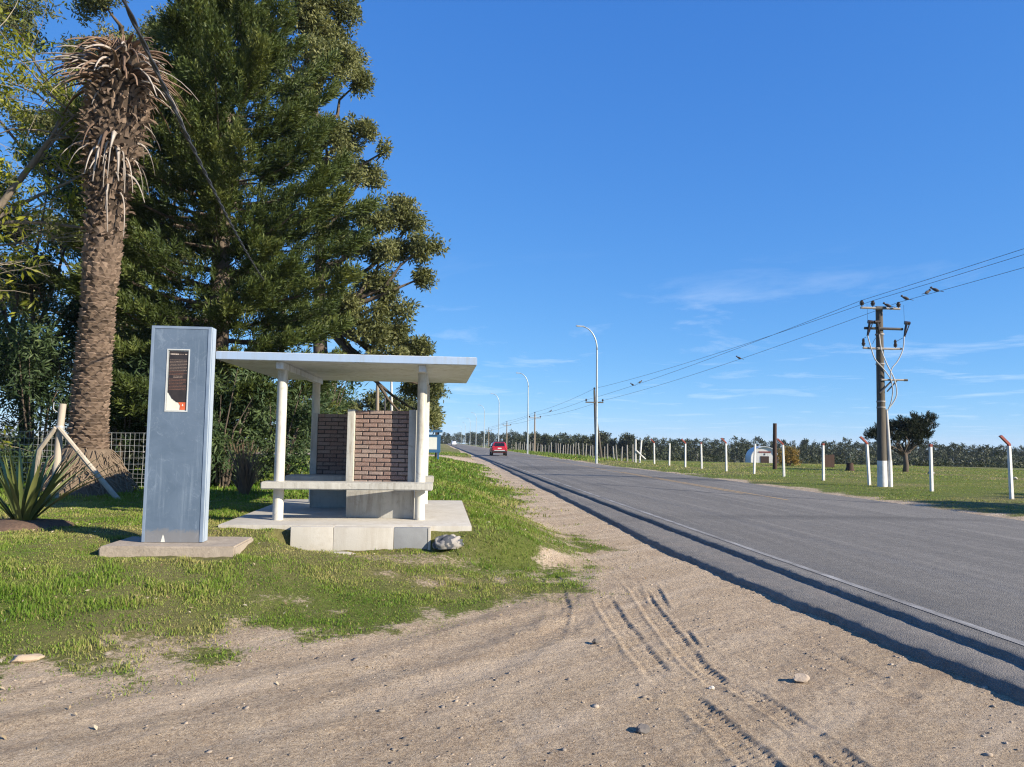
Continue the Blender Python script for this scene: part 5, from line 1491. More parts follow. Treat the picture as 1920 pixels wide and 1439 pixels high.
# ------------------------------------------------------------------ bare-limbed tree with yellow-green leaves at the left edge
def bare_tree():
    bx, by = -11.6, 19.3
    t = thing('bare_limbed_tree', 'half bare tree with tangled pale twigs and yellow green leaves at the left edge', 'tree', (bx, by, gz(bx, by)))
    limb = MB(); twig = MB(); tips = []
    r = random.Random(11)
    def grow(p, d, L, rad, lev):
        pts = [p]; n = 4
        q = p.copy(); dd = d.copy()
        for i in range(n):
            dd = (dd + Vector((r.gauss(0, .20), r.gauss(0, .20), r.gauss(0, .16) - 0.03 * lev))).normalized()
            if q.x > (3.1 if q.z < 6.5 else 2.5): dd = Vector((-abs(dd.x), dd.y, dd.z)).normalized()
            q = q + dd * (L / n); pts.append(q.copy())
        rads = [rad * (1 - 0.16 * i) for i in range(n + 1)]
        (limb if lev < 2 else twig).tube(pts, rads, 6 if lev < 2 else 3, cap=False)
        if lev >= 2: tips.append((pts[-1], dd.copy(), lev)); tips.append((pts[2], dd.copy(), lev))
        if lev < 4:
            for k in range({0: 7, 1: 5, 2: 4, 3: 2}[lev]):
                j = r.choice([1, 2, 3, 4, 4]) if lev else r.choice([2, 3, 4, 4])
                nd = (dd + Vector((r.gauss(0, .75), r.gauss(0, .75), r.gauss(0, .55)))).normalized()
                if lev == 0: nd = (nd + Vector((0.55, -0.05, 0.1))).normalized()
                grow(pts[j], nd, L * r.uniform(0.45, 0.68), rads[j] * 0.6, lev + 1)
    grow(Vector((0, 0, -0.2)), Vector((0.05, 0, 1)), 5.6, 0.24, 0)
    grow(Vector((0.2, 0.1, 0.5)), Vector((0.14, -0.02, 1)), 7.6, 0.17, 0)
    grow(Vector((-0.1, 0.5, 0.2)), Vector((0.16, 0.05, 1)), 4.0, 0.13, 0)
    grow(Vector((-0.3, 0.3, 4.0)), Vector((0.24, 0.0, 1)), 5.0, 0.14, 0)
    limb.build('limbs', M['bark_pale'], t, sm=True)
    twig.build('twigs', M['twig'], t)
    P = np.array([tuple(p) for p, d, l in tips]); D = np.array([tuple(d) for p, d, l in tips])
    keep = (rng.uniform(0, 1, len(P)) < np.clip(0.05 + 0.06 * (P[:, 2] - 5.5), 0.05, 0.40))
    P, D = P[keep], D[keep]
    rep = 2
    P = np.repeat(P, rep, 0) + rng.normal(0, .12, (len(P) * rep, 3)); D = np.repeat(D, rep, 0)
    protos = [ball_proto(n=9, rad=0.16, leaf=0.17, w=0.05, seed=60 + s, droop=0.9) for s in range(4)]
    crown('leaves', protos, P, D * 0.3 + np.array([0, 0, 1.0]) + unit(len(P)) * .3, rng.uniform(.75, 1.25, len(P)), np.clip(rng.normal(0.45, 0.22, len(P)), 0, 1), M['yellow_leaf'], t)
bare_tree()

# ------------------------------------------------------------------ dead palm
PAX, PAY = -7.86, 18.6
def palm():
    z0 = gz(PAX, PAY)
    t = thing('dead_palm', 'dead palm with thick scaly trunk and grey hanging frond stubs on top', 'palm', (PAX, PAY, z0))
    # centre line and radius against height above the ground
    zz = np.array([0.0, 0.9, 1.1, 2.0, 3.9, 5.2, 6.4, 7.4, 8.2, 9.2, 9.9, 10.4]); cx = np.array([0.0, 0.0, 0.0, 0.0, 0.05, 0.08, 0.12, 0.16, 0.20, 0.26, 0.30, 0.32])
    rr_ = np.array([0.40, 0.40, 0.40, 0.37, 0.34, 0.36, 0.40, 0.48, 0.56, 0.60, 0.56, 0.30])
    C = lambda z: np.interp(z, zz, cx); Rd = lambda z: np.interp(z, zz, rr_)
    zs_ = np.linspace(0, 10.4, 60)
    MB().tube([(C(z), 0, z) for z in zs_], [Rd(z) * 0.95 for z in zs_], 24).build('trunk', M['palm_core'], t, sm=True)
    # root mound
    prof = [(0, 1.10), (0.12, 1.02), (0.35, 0.86), (0.62, 0.70), (0.85, 0.60), (1.0, 0.52), (1.06, 0.40)]
    V, F = [], []
    nseg = 40
    for i, (z, r) in enumerate(prof):
        for k in range(nseg):
            a = 6.2832 * k / nseg
            n1 = fbm(np.array([math.cos(a) * 2 + 5]), np.array([math.sin(a) * 2 + z * 2]), 151, 4)[0] - 0.5
            rr = r * (1 + 0.35 * n1)
            V.append((rr * math.cos(a) - 0.05, rr * math.sin(a), z - 0.05))
    for i in range(len(prof) - 1):
        for k in range(nseg):
            k2 = (k + 1) % nseg; F.append((i * nseg + k, i * nseg + k2, (i + 1) * nseg + k2, (i + 1) * nseg + k))
    MB().add(V, F).build('root_mound', M['root_mat'], t, sm=True)
    rt = MB()
    for k in range(260):                     # loose fibrous roots on the mound
        a = rng.uniform(0, 6.28); z1 = rng.uniform(0.25, 1.05); r1 = np.interp(z1, [p[0] for p in prof], [p[1] for p in prof]) * rng.uniform(.97, 1.06)
        z2 = max(0.0, z1 - rng.uniform(.2, .55)); r2_ = np.interp(z2, [p[0] for p in prof], [p[1] for p in prof]) * rng.uniform(1.0, 1.12); a2 = a + rng.normal(0, .22)
        pm = ((r1 + r2_) / 2 * rng.uniform(1.0, 1.10)); am = (a + a2) / 2 + rng.normal(0, .08)
        rt.tube([(r1 * math.cos(a) - .05, r1 * math.sin(a), z1 - .03), (pm * math.cos(am) - .05, pm * math.sin(am), (z1 + z2) / 2), (r2_ * math.cos(a2) - .05, r2_ * math.sin(a2), z2 - .03)], [0.012, 0.011, 0.006], 4, cap=False)
    o = rt.build('root_fibres', M['root_fibre'], t, sm=True); o['kind'] = 'stuff'
    # scale shapes: a stub with a ridge, pointing up its local z, its back on the trunk at x = 0, outwards +x
    def scale_mesh(kind, seed):
        r = random.Random(seed); j = lambda s: r.uniform(-s, s)
        if kind == 0:      # low flat rhombic scars
            V = [(0.0, -0.5, 0.12 + j(.1)), (0.0, 0.5, 0.12 + j(.1)), (0.0, 0.0, -0.5), (0.55 + j(.12), -0.20, 0.42 + j(.1)), (0.55 + j(.12), 0.22, 0.42 + j(.1)), (0.30, j(.1), -0.10), (0.0, -0.28, 0.5), (0.0, 0.28, 0.5)]
            F = [(0, 2, 5, 3), (2, 1, 4, 5), (3, 5, 4), (0, 3, 6), (1, 7, 4), (3, 4, 7, 6)]
        else:              # longer ragged leaf stubs, curling out
            k = 1.0 + j(.3); dr = j(.25)
            V = [(0.0, -0.5, -0.3), (0.0, 0.5, -0.3), (0.16, 0.0, -0.42), (0.35, -0.36, 0.25), (0.35, 0.36, 0.25), (0.50, j(.05), 0.12), (0.85 * k, -0.17, 0.55 + dr), (0.85 * k, 0.19, 0.55 + dr), (0.93 * k, j(.08), 0.40 + dr), (1.25 * k, j(.15), 0.52 + dr * 1.8)]
            F = [(0, 2, 5, 3), (2, 1, 4, 5), (3, 5, 8, 6), (5, 4, 7, 8), (6, 8, 9), (8, 7, 9), (0, 3, 4, 1), (3, 6, 7, 4), (6, 9, 7)]
        me = bpy.data.meshes.new('leaf_scar' if kind == 0 else 'leaf_stub'); me.from_pydata(V, [], F); me.update()
        me.materials.append(M['palm_scale']); return me
    low = [scale_mesh(0, s) for s in range(5)]; high = [scale_mesh(1, 30 + s) for s in range(6)]
    items = []
    z = 1.0; row = 0
    while z < 10.1:
        lowp = 1 - float(smooth(4.9, 6.6, z))
        ring = 0.088 if z < 4.9 else 0.125 + 0.03 * float(smooth(5, 8, z))
        w = 0.27 if z < 4.9 else 0.23
        cnt = int(round(2 * math.pi * Rd(z) / (w * (0.86 if z < 4.9 else 0.62))))
        for k in range(cnt):
            a = 6.2832 * (k + 0.37 * row) / cnt + rng.normal(0, .07)
            kind = 0 if rng.uniform() < lowp else 1
            zc = z + rng.normal(0, .020 if kind == 0 else .04)
            rad = Rd(zc) * 0.93
            if kind == 0: sc = (rng.uniform(.10, .17), w * rng.uniform(1.0, 1.15), ring * rng.uniform(1.4, 1.75)); me = low[rng.integers(5)]
            else:
                g = 0.65 + 0.5 * float(smooth(5.5, 9, z)); sc = (rng.uniform(.10, .24) * g, w * rng.uniform(.35, .8), rng.uniform(.10, .26) * g); me = high[rng.integers(6)]
            tilt = rng.normal(0, .10) if kind == 0 else rng.normal(0.65, .5)
            items.append((me, (C(zc) + rad * math.cos(a), rad * math.sin(a), zc), (0, tilt, a), sc, a))
        z += ring * (0.98 if z < 4.9 else 0.86); row += 1
    # the 300 that show largest face the camera; the rest is one mesh
    view = math.atan2(-PAY, -PAX)
    def show(it): return math.cos(it[4] - view) * it[3][1] * (it[3][2] + it[3][0] * 0.4)
    order = sorted(range(len(items)), key=lambda i: -show(items[i])); big = set(order[:300])
    rest = MB()
    for i, (me, loc, rot, sc, a) in enumerate(items):
        if i in big:
            o = bpy.data.objects.new(me.name, me); o.location = loc; o.rotation_euler = rot; o.scale = sc; link(o, t)
        else:
            Mx = Matrix.Translation(loc) @ Euler(rot).to_matrix().to_4x4() @ Matrix.Diagonal((*sc, 1))
            rest.add([Mx @ v.co for v in me.vertices], [tuple(p.vertices) for p in me.polygons])
    o = rest.build('leaf_scars', M['palm_scale'], t); o['kind'] = 'stuff'
    # dead fronds: strap stubs splaying from the crown, each its own part
    def frond(z, a, L, w, droop, rise, mat, r0=None):
        r = (Rd(z) * 0.85 if r0 is None else r0); d = Vector((math.cos(a), math.sin(a), 0)); s = Vector((-math.sin(a), math.cos(a), 0))
        pts = []; sw = rng.normal() * 0.10
        for k in range(7):
            u = k / 6
            pts.append(Vector((C(z), 0, z)) + d * (r + L * (u - 0.25 * droop * u * u)) + Vector((0, 0, L * (rise * u - droop * u * u))) + s * sw * L * u * u)
        V, F = [], []
        for k, p in enumerate(pts):
            u = k / 6; ww = w * (1 - 0.85 * u ** 0.8) * 0.5 + 0.004
            V += [p - s * ww + Vector((0, 0, -0.3 * ww)), p + Vector((0, 0, 0.6 * ww)), p + s * ww + Vector((0, 0, -0.3 * ww)), p - Vector((0, 0, 0.5 * ww + 0.004))]
        for k in range(6):
            for j in range(4):
                j2 = (j + 1) % 4; F.append((k * 4 + j, k * 4 + j2, k * 4 + 4 + j2, k * 4 + 4 + j))
        F.append((24, 25, 26, 27))
        return MB().add(V, F).build('dead_frond', M[mat], t, sm=True)
    for k in range(130):
        z = rng.uniform(9.3, 10.3); frond(z, rng.uniform(0, 6.28), rng.uniform(.7, 1.45), rng.uniform(.10, .20), rng.uniform(.35, .75), rng.uniform(.12, .45), rng.choice(['frond_grey', 'frond_brown', 'frond_brown']), Rd(z) * 0.6)
    for k in range(26):
        z = rng.uniform(7.2, 9.2); frond(z, rng.uniform(0, 6.28), rng.uniform(.35, .75), rng.uniform(.09, .18), rng.uniform(.7, 1.4), rng.uniform(-.1, .2), rng.choice(['frond_grey', 'frond_grey', 'frond_brown']))
    for k in range(10):
        frond(rng.uniform(6.8, 8.0), rng.uniform(-1.4, .6), rng.uniform(.4, .7), .06, rng.uniform(1.2, 1.8), -.1, 'frond_grey')
    # the long broken rachises to the left
    frond(9.9, math.pi * 1.02, 1.9, .07, .28, .12, 'frond_grey'); frond(10.0, math.pi * 1.06, 1.5, .10, .16, .10, 'frond_grey'); frond(9.6, math.pi * 1.1, 2.0, .05, 1.15, .05, 'frond_grey'); frond(9.9, math.pi * .96, 1.4, .12, .22, .14, 'frond_grey')
    frond(9.8, -0.15, 1.5, .06, .55, .10, 'frond_grey'); frond(9.6, -0.5, 1.4, .06, .75, .05, 'frond_grey'); frond(9.5, 0.1, 1.3, .06, .85, .02, 'frond_grey')
    fb = MB()
    for k in range(160):                    # brown fibre in the dead heart
        a = rng.uniform(0, 6.28); r = rng.uniform(.05, .55)
        fb.tube([(C(10) + r * .6 * math.cos(a), r * .6 * math.sin(a), 9.8), (C(10) + r * math.cos(a), r * math.sin(a), 10.3 + rng.uniform(0, .12)), (C(10) + r * 1.7 * math.cos(a), r * 1.7 * math.sin(a), 10.1 + rng.uniform(-.2, .25))], [0.02, .015, .004], 3, cap=False)
    o = fb.build('crown_fibre', M['frond_brown'], t); o['kind'] = 'stuff'
M['palm_core'] = simple('palm_core', (0.035, 0.025, 0.018), (0.06, 0.042, 0.03), 8, 0.95, bump=0.7, bscale=25)
M['palm_scale'] = simple('palm_scale', (0.215, 0.155, 0.112), (0.105, 0.072, 0.052), 2.2, 0.9, bump=0.4, bscale=12, vary=0.25)
M['root_mat'] = simple('root_mat', (0.185, 0.138, 0.095), (0.11, 0.08, 0.056), 10, 0.95, bump=1.0, bscale=22)
M['root_fibre'] = simple('root_fibre', (0.235, 0.178, 0.122), (0.15, 0.11, 0.078), 10, 0.95)
M['frond_grey'] = simple('frond_grey', (0.40, 0.35, 0.30), (0.24, 0.20, 0.17), 5, 0.85, vary=0.2)
M['frond_brown'] = simple('frond_brown', (0.20, 0.130, 0.088), (0.115, 0.074, 0.052), 5, 0.9, vary=0.25)
palm()

# ------------------------------------------------------------------ wire-mesh fence and tripod of stakes
def mesh_fence(label, x0, y0, x1, y1, h=1.38):
    t = thing('wire_mesh_fence', label, 'fence', ((x0 + x1) / 2, (y0 + y1) / 2, gz((x0 + x1) / 2, (y0 + y1) / 2)))
    L = math.hypot(x1 - x0, y1 - y0); ux, uy = (x1 - x0) / L, (y1 - y0) / L
    m = MB()
    P = lambda s, z: ((s - L / 2) * ux, (s - L / 2) * uy + 0.012 * math.sin(s * 5 + z * 4), z)
    for z in (0.06, 0.16, 0.26, 0.37, 0.49, 0.62, 0.76, 0.91, 1.06, 1.22, h):
        m.tube([P(s, z + 0.010 * math.sin(s * 2.3 + z * 9)) for s in np.arange(0, L + .01, 0.5)], 0.0045, 3, cap=False)
    for s in np.arange(0, L, 0.11):
        m.tube([P(s, 0.04), P(s + .01, h * .5), P(s, h)], 0.0038, 3, cap=False)
    m.build('wire_mesh', M['fence_wire'], t)
    for s in np.arange(0.4, L, 3.1):
        MB().tube([P(s, -0.3), P(s, h + 0.12)], [0.05, 0.045], 7).build('post', M['pole_wood'], t, auto=40)
mesh_fence('wire mesh fence behind the palm, left of the metal pillar', -15.5, 20.6, -5.6, 20.2)
tx, ty = -7.68, 16.8
tz = gz(tx, ty)
tp = thing('stake_tripod', 'pale wooden stake with two slanting braces tied together in front of the palm', 'stake', (tx, ty, tz))
MB().tube([(0.0, 0, -0.2), (0.0, 0, 0.7), (0.02, 0, 1.4), (0.05, 0, 1.93)], [0.075, 0.072, 0.07, 0.068], 10).build('stake', M['stake_wood'], tp, auto=40)
MB().tube([(0.04, -0.09, 1.44), (0.70, -0.20, 0.72), (1.40, -0.32, -0.03)], [0.045, 0.05, 0.055], 8).build('brace', M['stake_wood'], tp, auto=40)
MB().tube([(-0.02, -0.09, 1.44), (-0.34, -0.02, 1.0), (-0.72, 0.5, 0.0)], [0.045, 0.05, 0.055], 8).build('brace', M['stake_wood'], tp, auto=40)
MB().lathe([(0.085, 1.40), (0.09, 1.42), (0.09, 1.46), (0.085, 1.48)], 10, (0.02, 0, 0)).build('tie', M['fence_wire'], tp, auto=40)
cable([(0.05, 0, 1.72), (-0.09, -0.05, 1.80), (-0.10, -0.05, 1.95)], 0.010).build('hook', M['fence_wire'], tp, sm=True)

# ------------------------------------------------------------------ flax plant in a mulch ring
fx_, fy_ = -5.78, 11.75
fz_ = gz(fx_, fy_)
M['flax'] = NT('flax')
def flax_mat():
    t = NT('flax_leaf'); co = t.coord('Object')
    st = t.noise(co, 30, 4, 0.6, 0.0, (6, 6, 0.3))
    col = t.ramp(t.rand(), [(0.0, (0.075, 0.110, 0.030)), (0.6, (0.135, 0.175, 0.048)), (1.0, (0.21, 0.225, 0.07))])
    sx = t.n('ShaderNodeSeparateXYZ'); t.l(co, sx.inputs[0])
    col = t.mix(t.ramp(sx.outputs[2], [(0.05, 0.85), (0.16, 0.0)]), col, (0.36, 0.26, 0.03))
    col = t.mix(t.ramp(st, [(0.4, 0.0), (0.7, 0.4)]), col, (0.20, 0.20, 0.09))
    return t.principled(col, 0.42, 0, None, 0.45)
M['flax'] = flax_mat()
M['mulch'] = simple('mulch', (0.16, 0.10, 0.068), (0.08, 0.052, 0.038), 22, 0.95, bump=1.0, bscale=30)
fl = thing('flax_plant', 'spiky green flax plant with long sword leaves at the left edge', 'plant', (fx_, fy_, fz_))
def flax_leaf(a, L, lean, w, twist):
    d = Vector((math.cos(a), math.sin(a), 0)); s = Vector((-math.sin(a), math.cos(a), 0)); V, F = [], []
    for k in range(9):
        u = k / 8
        p = d * (0.07 + L * (lean * u + 0.35 * lean * u * u)) + Vector((0, 0, 0.03 + L * (u * (1 - 0.32 * lean * u))))
        ww = w * (0.55 + 1.3 * u * (1 - u) + 0.1) * (1 - u ** 3 * 0.97) * 0.5
        sd = (s * math.cos(twist * u) + Vector((0, 0, 1)).cross(s) * math.sin(twist * u))
        V += [p - sd * ww + d * ww * 0.45, p, p + sd * ww + d * ww * 0.45]
    for k in range(8):
        b = k * 3; F += [(b, b + 1, b + 4, b + 3), (b + 1, b + 2, b + 5, b + 4)]
    return MB().add(V, F).build('leaf', M['flax'], fl, sm=True)
for k in range(46):
    a = k * 2.4 + rng.normal(0, .2); lean = (k / 46) ** 1.2 * 0.68 + rng.uniform(0, .22)
    flax_leaf(a, rng.uniform(.85, 1.25) * (1.05 - 0.15 * lean), lean, rng.uniform(.06, .095), rng.normal(0, .5))
for a, L, le in ((-0.10, 1.30, .62), (0.15, 1.35, .80), (-0.35, 1.25, .50), (-0.2, 1.2, .95), (0.0, 1.15, .35), (-0.6, 1.1, .75)):
    flax_leaf(a, L, le, .09, rng.normal(0, .3))
mm = MB()
nseg = 28; prof = [(0.0, 0.10), (0.22, 0.10), (0.45, 0.075), (0.62, 0.03), (0.72, -0.06)]
for r, z in prof:
    for k in range(nseg):
        a = 6.2832 * k / nseg; nn = fbm(np.array([math.cos(a) * r * 6 + 9]), np.array([math.sin(a) * r * 6]), 161, 3)[0] - .5
        mm.v.append((r * (1 + .25 * nn) * math.cos(a), r * (1 + .25 * nn) * math.sin(a), z + nn * .05))
for i in range(len(prof) - 1):
    for k in range(nseg):
        k2 = (k + 1) % nseg; mm.f.append((i * nseg + k, i * nseg + k2, (i + 1) * nseg + k2, (i + 1) * nseg + k))
mo = mm.build('mulch_ring', M['mulch'], None, sm=True); mo.location = (fx_, fy_, fz_)
tag(mo, 'ring of brown bark mulch round the flax plant', 'mulch')

# ------------------------------------------------------------------ service cable and poles on the left
def plain_pole(label, x, y, h, lean, mat, r=0.11):
    o = MB().tube([(0, 0, -0.3), (lean * .5, 0, h * .5), (lean, 0, h)], [r, r * .9, r * .75], 9).build('utility_pole', M[mat], None, auto=40)
    o.location = (x, y, gz(x, y)); tag(o, label, 'pole', 'poles behind the shelter')
plain_pole('pale pole half hidden in the trees where the black cable ends', -5.95, 30.2, 6.9, 0.0, 'stake_wood', .10)
plain_pole('thick leaning wooden pole seen under the shelter roof, leftmost there', -4.98, 40.0, 5.3, -0.45, 'pole_wood_pale', .16)
plain_pole('brown wooden pole seen above the front brick panel', -4.60, 60.0, 6.2, -0.12, 'pole_wood_pale', .15)
plain_pole('thin short dark pole seen above the front brick panel', -4.05, 59.0, 4.9, 0.0, 'dark_steel', .07)
plain_pole('slim pale pole seen above the front brick panel near the right column', -3.18, 55.0, 6.0, -0.22, 'cable_grey', .10)
cm = MB()
A_, B_ = Vector((-1.2, -4.0, 5.6)), Vector((-5.9, 30.1, 6.75))
cpts = []
for k in range(41):
    u = k / 40; p = A_.lerp(B_, u); p.z -= 0.9 * 4 * u * (1 - u); cpts.append(p)
def twist_pair(ph, r=0.013, off=0.012):
    out = []
    for i in range(240):
        u = i / 239; k = u * 40; j = min(int(k), 39); p = cpts[j].lerp(cpts[j + 1], k - j)
        w = u * 240 + ph
        out.append(p + Vector((math.cos(w) * off, 0, math.sin(w) * off)))
    return out, r
for ph in (0, 3.1416):
    o_, r_ = twist_pair(ph); cm.tube(o_, r_, 6, cap=False)
co_ = cm.build('service_cable', M['cable_black'], None, sm=True)
tag(co_, 'thick black twisted service cable sloping across the palm and conifer', 'cable')

# ------------------------------------------------------------------ trees beyond the shelter and across the field
def small_tree(name, label, x, y, h, crowns, leafmat='far_leaf', group=None, protos=None, ts=1.0, dens=30, trunk=0.14, bark='bark_brown'):
    z0 = gz(x, y)
    return clump_tree(name, label, (x, y), (x, y, z0 + h * 0.45), [(x + a, y + b, z0 + c, r) for a, b, c, r in crowns], leafmat, protos or EUC, bark, dens, trunk, group, tscale=ts)
small_tree('acacia_tree', 'small umbrella shaped tree seen under the shelter roof, left', -8.2, 60, 4.4, [(-.8, 0, 3.7, .9), (.4, .2, 4.2, .8), (1.3, 0, 3.6, .8), (0, .5, 3.2, .9)], 'euc_leaf', 'small trees beyond the shelter', ts=1.6)
small_tree('acacia_tree', 'small grey green tree seen under the shelter roof beside the thick pole', -5.9, 62, 4.6, [(-.6, 0, 3.6, .8), (.7, 0, 4.3, .9), (1.4, .3, 3.6, .7), (-1.4, .3, 3.1, .8)], 'euc_leaf', 'small trees beyond the shelter', ts=1.6)
small_tree('acacia_tree', 'small tree showing above the front brick panel', -3.3, 61, 4.6, [(-.6, 0, 3.7, .9), (.5, 0, 4.1, .8), (1.4, 0, 3.4, .9), (-1.6, 0, 3.2, .8)], 'euc_leaf', 'small trees beyond the shelter', ts=1.6)
small_tree('acacia_tree', 'small tree just left of the blue notice board', -1.5, 64, 4.6, [(-.4, 0, 3.8, .8), (.5, 0, 3.2, .9), (.2, 0, 4.3, .6), (-1.2, 0, 3.0, .9)], 'euc_leaf', 'small trees beyond the shelter', ts=1.6)
small_tree('acacia_tree', 'leafy tree rising behind the blue notice board', -0.2, 52, 4.5, [(-.2, 0, 3.3, .7), (-.6, 0, 4.2, .7), (-.3, 0, 2.4, .7), (-1.1, 0, 3.0, .8)], 'euc_leaf', 'small trees beyond the shelter', ts=1.3)
# wind-bent cypress in the field
cyx, cyy = 32.0, 52.0
cz = gz(cyx, cyy)
cyp = [(-1.9, 0, 2.35, .75), (-1.2, .3, 2.9, .75), (-.5, -.2, 2.3, .7), (0.0, .2, 3.0, .8), (.6, 0, 2.5, .75), (1.0, .2, 3.2, .65), (1.45, 0, 2.75, .6), (.2, -.3, 3.4, .55), (1.65, 0, 3.45, .42), (-1.6, -.2, 1.9, .5), (.9, -.2, 2.0, .5), (2.0, 0, 3.80, .22), (2.2, 0, 3.95, .12), (1.75, 0, 4.05, .14), (1.3, 0, 3.75, .2), (.95, 0, 3.85, .2), (.8, 0, 4.05, .1), (-.6, 0, 3.35, .4), (-.2, 0, 3.75, .2), (-2.2, 0, 2.7, .25), (2.1, 0, 3.3, .2)]
clump_tree('bent_cypress', 'dark wind bent cypress standing in the field right of the big power pole', (cyx, cyy), (cyx + .05, cyy, cz + 1.35), [(cyx + a, cyy + b, cz + 0.35 + c * 0.82, r * 0.88) for a, b, c, r in cyp], 'cypress_leaf', SPRAY, 'bark_brown', 130, 0.22, tscale=1.0, axis_up=0.8)
shrub('ochre_bush', 'round ochre yellow bush right of the arched barn', 29.2, 64, 1.65, 0.95, 'ochre_leaf', 120, None, 0.1)
# individual trees at the near end of the far wood
tree_lab = ['leftmost dark tree of the near clump in front of the far wood', 'tall dark tree behind the second street lamp', 'dark rounded tree just right of the pale power pole', 'olive tree in the middle of the near clump', 'broad olive tree right of the middle of the near clump', 'dark tree just left of the nearest street lamp', 'dark tree just right of the nearest street lamp', 'low tree at the right end of the near clump']
for i, (px_, y_, h_) in enumerate(((41, 232, 9.0), (43.5, 222, 9.4), (31, 205, 8.6), (35, 200, 8.4), (39.5, 205, 9.4), (43.0, 200, 9.6), (47.5, 196, 9.0), (52, 198, 7.6))):
    x_ = px_ if i > 1 else px_ - 14
    cr_ = [(rng.normal(0, 1.3), rng.normal(0, 1.0), h_ * u, rng.uniform(1.2, 1.9)) for u in (.42, .5, .58, .66, .74, .82, .9, .55, .7)]
    small_tree('wood_tree', tree_lab[i], x_, y_, h_, cr_, 'far_leaf', 'trees in front of the far wood', FARB, 0.62, 9, 0.28)
# the far wood reads as one mass
def far_wood():
    P, S, T = [], [], []; tr = MB()
    def tree(x, y, h, w, base, tone=0.0):
        n = int(30 + 2.4 * h)
        u = rng.uniform(0, 1, n)
        zz = base + h * (0.18 + 0.82 * u)
        prof = w * np.sin(np.pi * np.clip(0.12 + 0.84 * u, 0, 1)) ** 0.7
        a = rng.uniform(0, 6.28, n); rr = prof * np.sqrt(rng.uniform(0, 1, n))
        P.append(np.stack([x + rr * np.cos(a), y + rr * np.sin(a), zz], 1)); S.append(np.full(n, 0.66 * w / 2.4) * rng.uniform(.7, 1.3, n)); T.append(np.clip(rng.normal(0.42 + tone, .11, n) + 0.12 * (u - .5), 0, 1))
        tr.tube([(x, y, base - 1), (x, y, base + h * .6)], [0.28, 0.14], 4, cap=False)
    f = 1480.0
    for px in np.arange(1125, 2050, 8.0):                       # wood across the field
        for row in range(2):
            d = rng.uniform(190, 235) + row * 60
            ang = math.atan((px + rng.uniform(-5, 5) - 960) / f) + R(5.2)
            x, y = d * math.tan(ang), d
            hor = 829.7 + (px - 960) * 0.0148
            top_px = np.interp(px, [1125, 1200, 1400, 1600, 1750, 1850, 1920, 2050], [822, 825, 828, 831, 834, 838, 843, 843]) + rng.normal(0, 3.4) + (4.5 if row == 0 else -2.0)
            top = 1.63 + (hor - top_px) * d / f
            base = -6.4; tree(x, y, max(4, top - base), rng.uniform(1.7, 2.7), base, rng.normal(0, .07))
    for px in np.arange(826, 1010, 5.0):                        # wood at the end of the road
        d = rng.uniform(420, 520)
        if 838 < px < 884 and True: d = rng.uniform(640, 760)
        ang = math.atan((px + rng.uniform(-3, 3) - 960) / f) + R(5.2)
        x, y = d * math.tan(ang), d
        top_px = np.interp(px, [826, 880, 960, 1010], [818, 813, 813, 812]) + rng.normal(0, 2.0)
        top = 1.63 + (828.5 - top_px) * d / f
        tree(x, y, max(5, top + 1), rng.uniform(2.4, 4.2), -1.0, rng.normal(-.05, .06))
    for px in np.arange(955, 1130, 6.0):
        d = rng.uniform(250, 300)
        ang = math.atan((px + rng.uniform(-3, 3) - 960) / f) + R(5.2)
        top_px = np.interp(px, [955, 1000, 1060, 1130], [822, 817, 816, 819]) + rng.normal(0, 2.0)
        tree(d * math.tan(ang), d, max(5, 1.63 + (830 - top_px) * d / f + 2.5), rng.uniform(2.0, 3.2), -2.5, rng.normal(0, .06))
    for y in np.arange(130, 420, 9.0):                          # trees along the left side of the far road
        for k in range(2):
            x = rng.uniform(-26, -7) - 0.01 * y
            tree(x, y, rng.uniform(3.5, 7.5), rng.uniform(1.6, 3.0), 0.2, rng.normal(0, .08))
    P_, S_, T_ = np.concatenate(P), np.concatenate(S), np.concatenate(T)
    o = crown('far_wood', FARB, P_, unit(len(P_)) + np.array([0, 0, .6]), S_, T_, M['far_leaf'], None)
    tag(o, kind='stuff')
    o2 = tr.build('far_wood_trunks', M['grey_post'], None); tag(o2, kind='stuff')
    # scrub along the crest of the field
    P, S, T = [], [], []
    for k in range(170):
        r_ = rng.uniform(100, 150); ang = rng.uniform(R(11), R(40))
        x, y = r_ * math.sin(ang) + 14 * (1 - 1), r_ * math.cos(ang)
        if x < 20 or abs(x / y - 0.424) < 0.045: continue
        g = gz(x, y); w = rng.uniform(.4, 1.1); n = 8
        P.append(np.array([x, y, g]) + np.stack([rng.normal(0, w, n), rng.normal(0, w, n), np.abs(rng.normal(0, .45, n)) * w + .1], 1)); S.append(rng.uniform(.25, .5, n)); T.append(np.clip(rng.normal(.6, .2, n), 0, 1))
    P_, S_, T_ = np.concatenate(P), np.concatenate(S), np.concatenate(T)
    tag(crown('field_scrub', FARB, P_, unit(len(P_)) + np.array([0, 0, .6]), S_, T_, M['far_leaf'], None), kind='stuff')
far_wood()
# trees on the near side of the field, right of the view: their shade reaches the verge
for lab, x_, y_, h_ in (('leafy roadside tree just outside the right edge of the view', 27.0, 13.5, 7.5), ('second leafy roadside tree outside the right edge of the view', 33.5, 17.5, 8.0)):
    cr_ = [(rng.normal(0, 1.5), rng.normal(0, 1.5), h_ * u, rng.uniform(1.0, 1.5)) for u in (.45, .55, .62, .7, .78, .86, .92, .5, .66)]
    small_tree('roadside_tree', lab, x_, y_, h_, cr_, 'euc_leaf', None, EUC, 1.4, 24, 0.2)

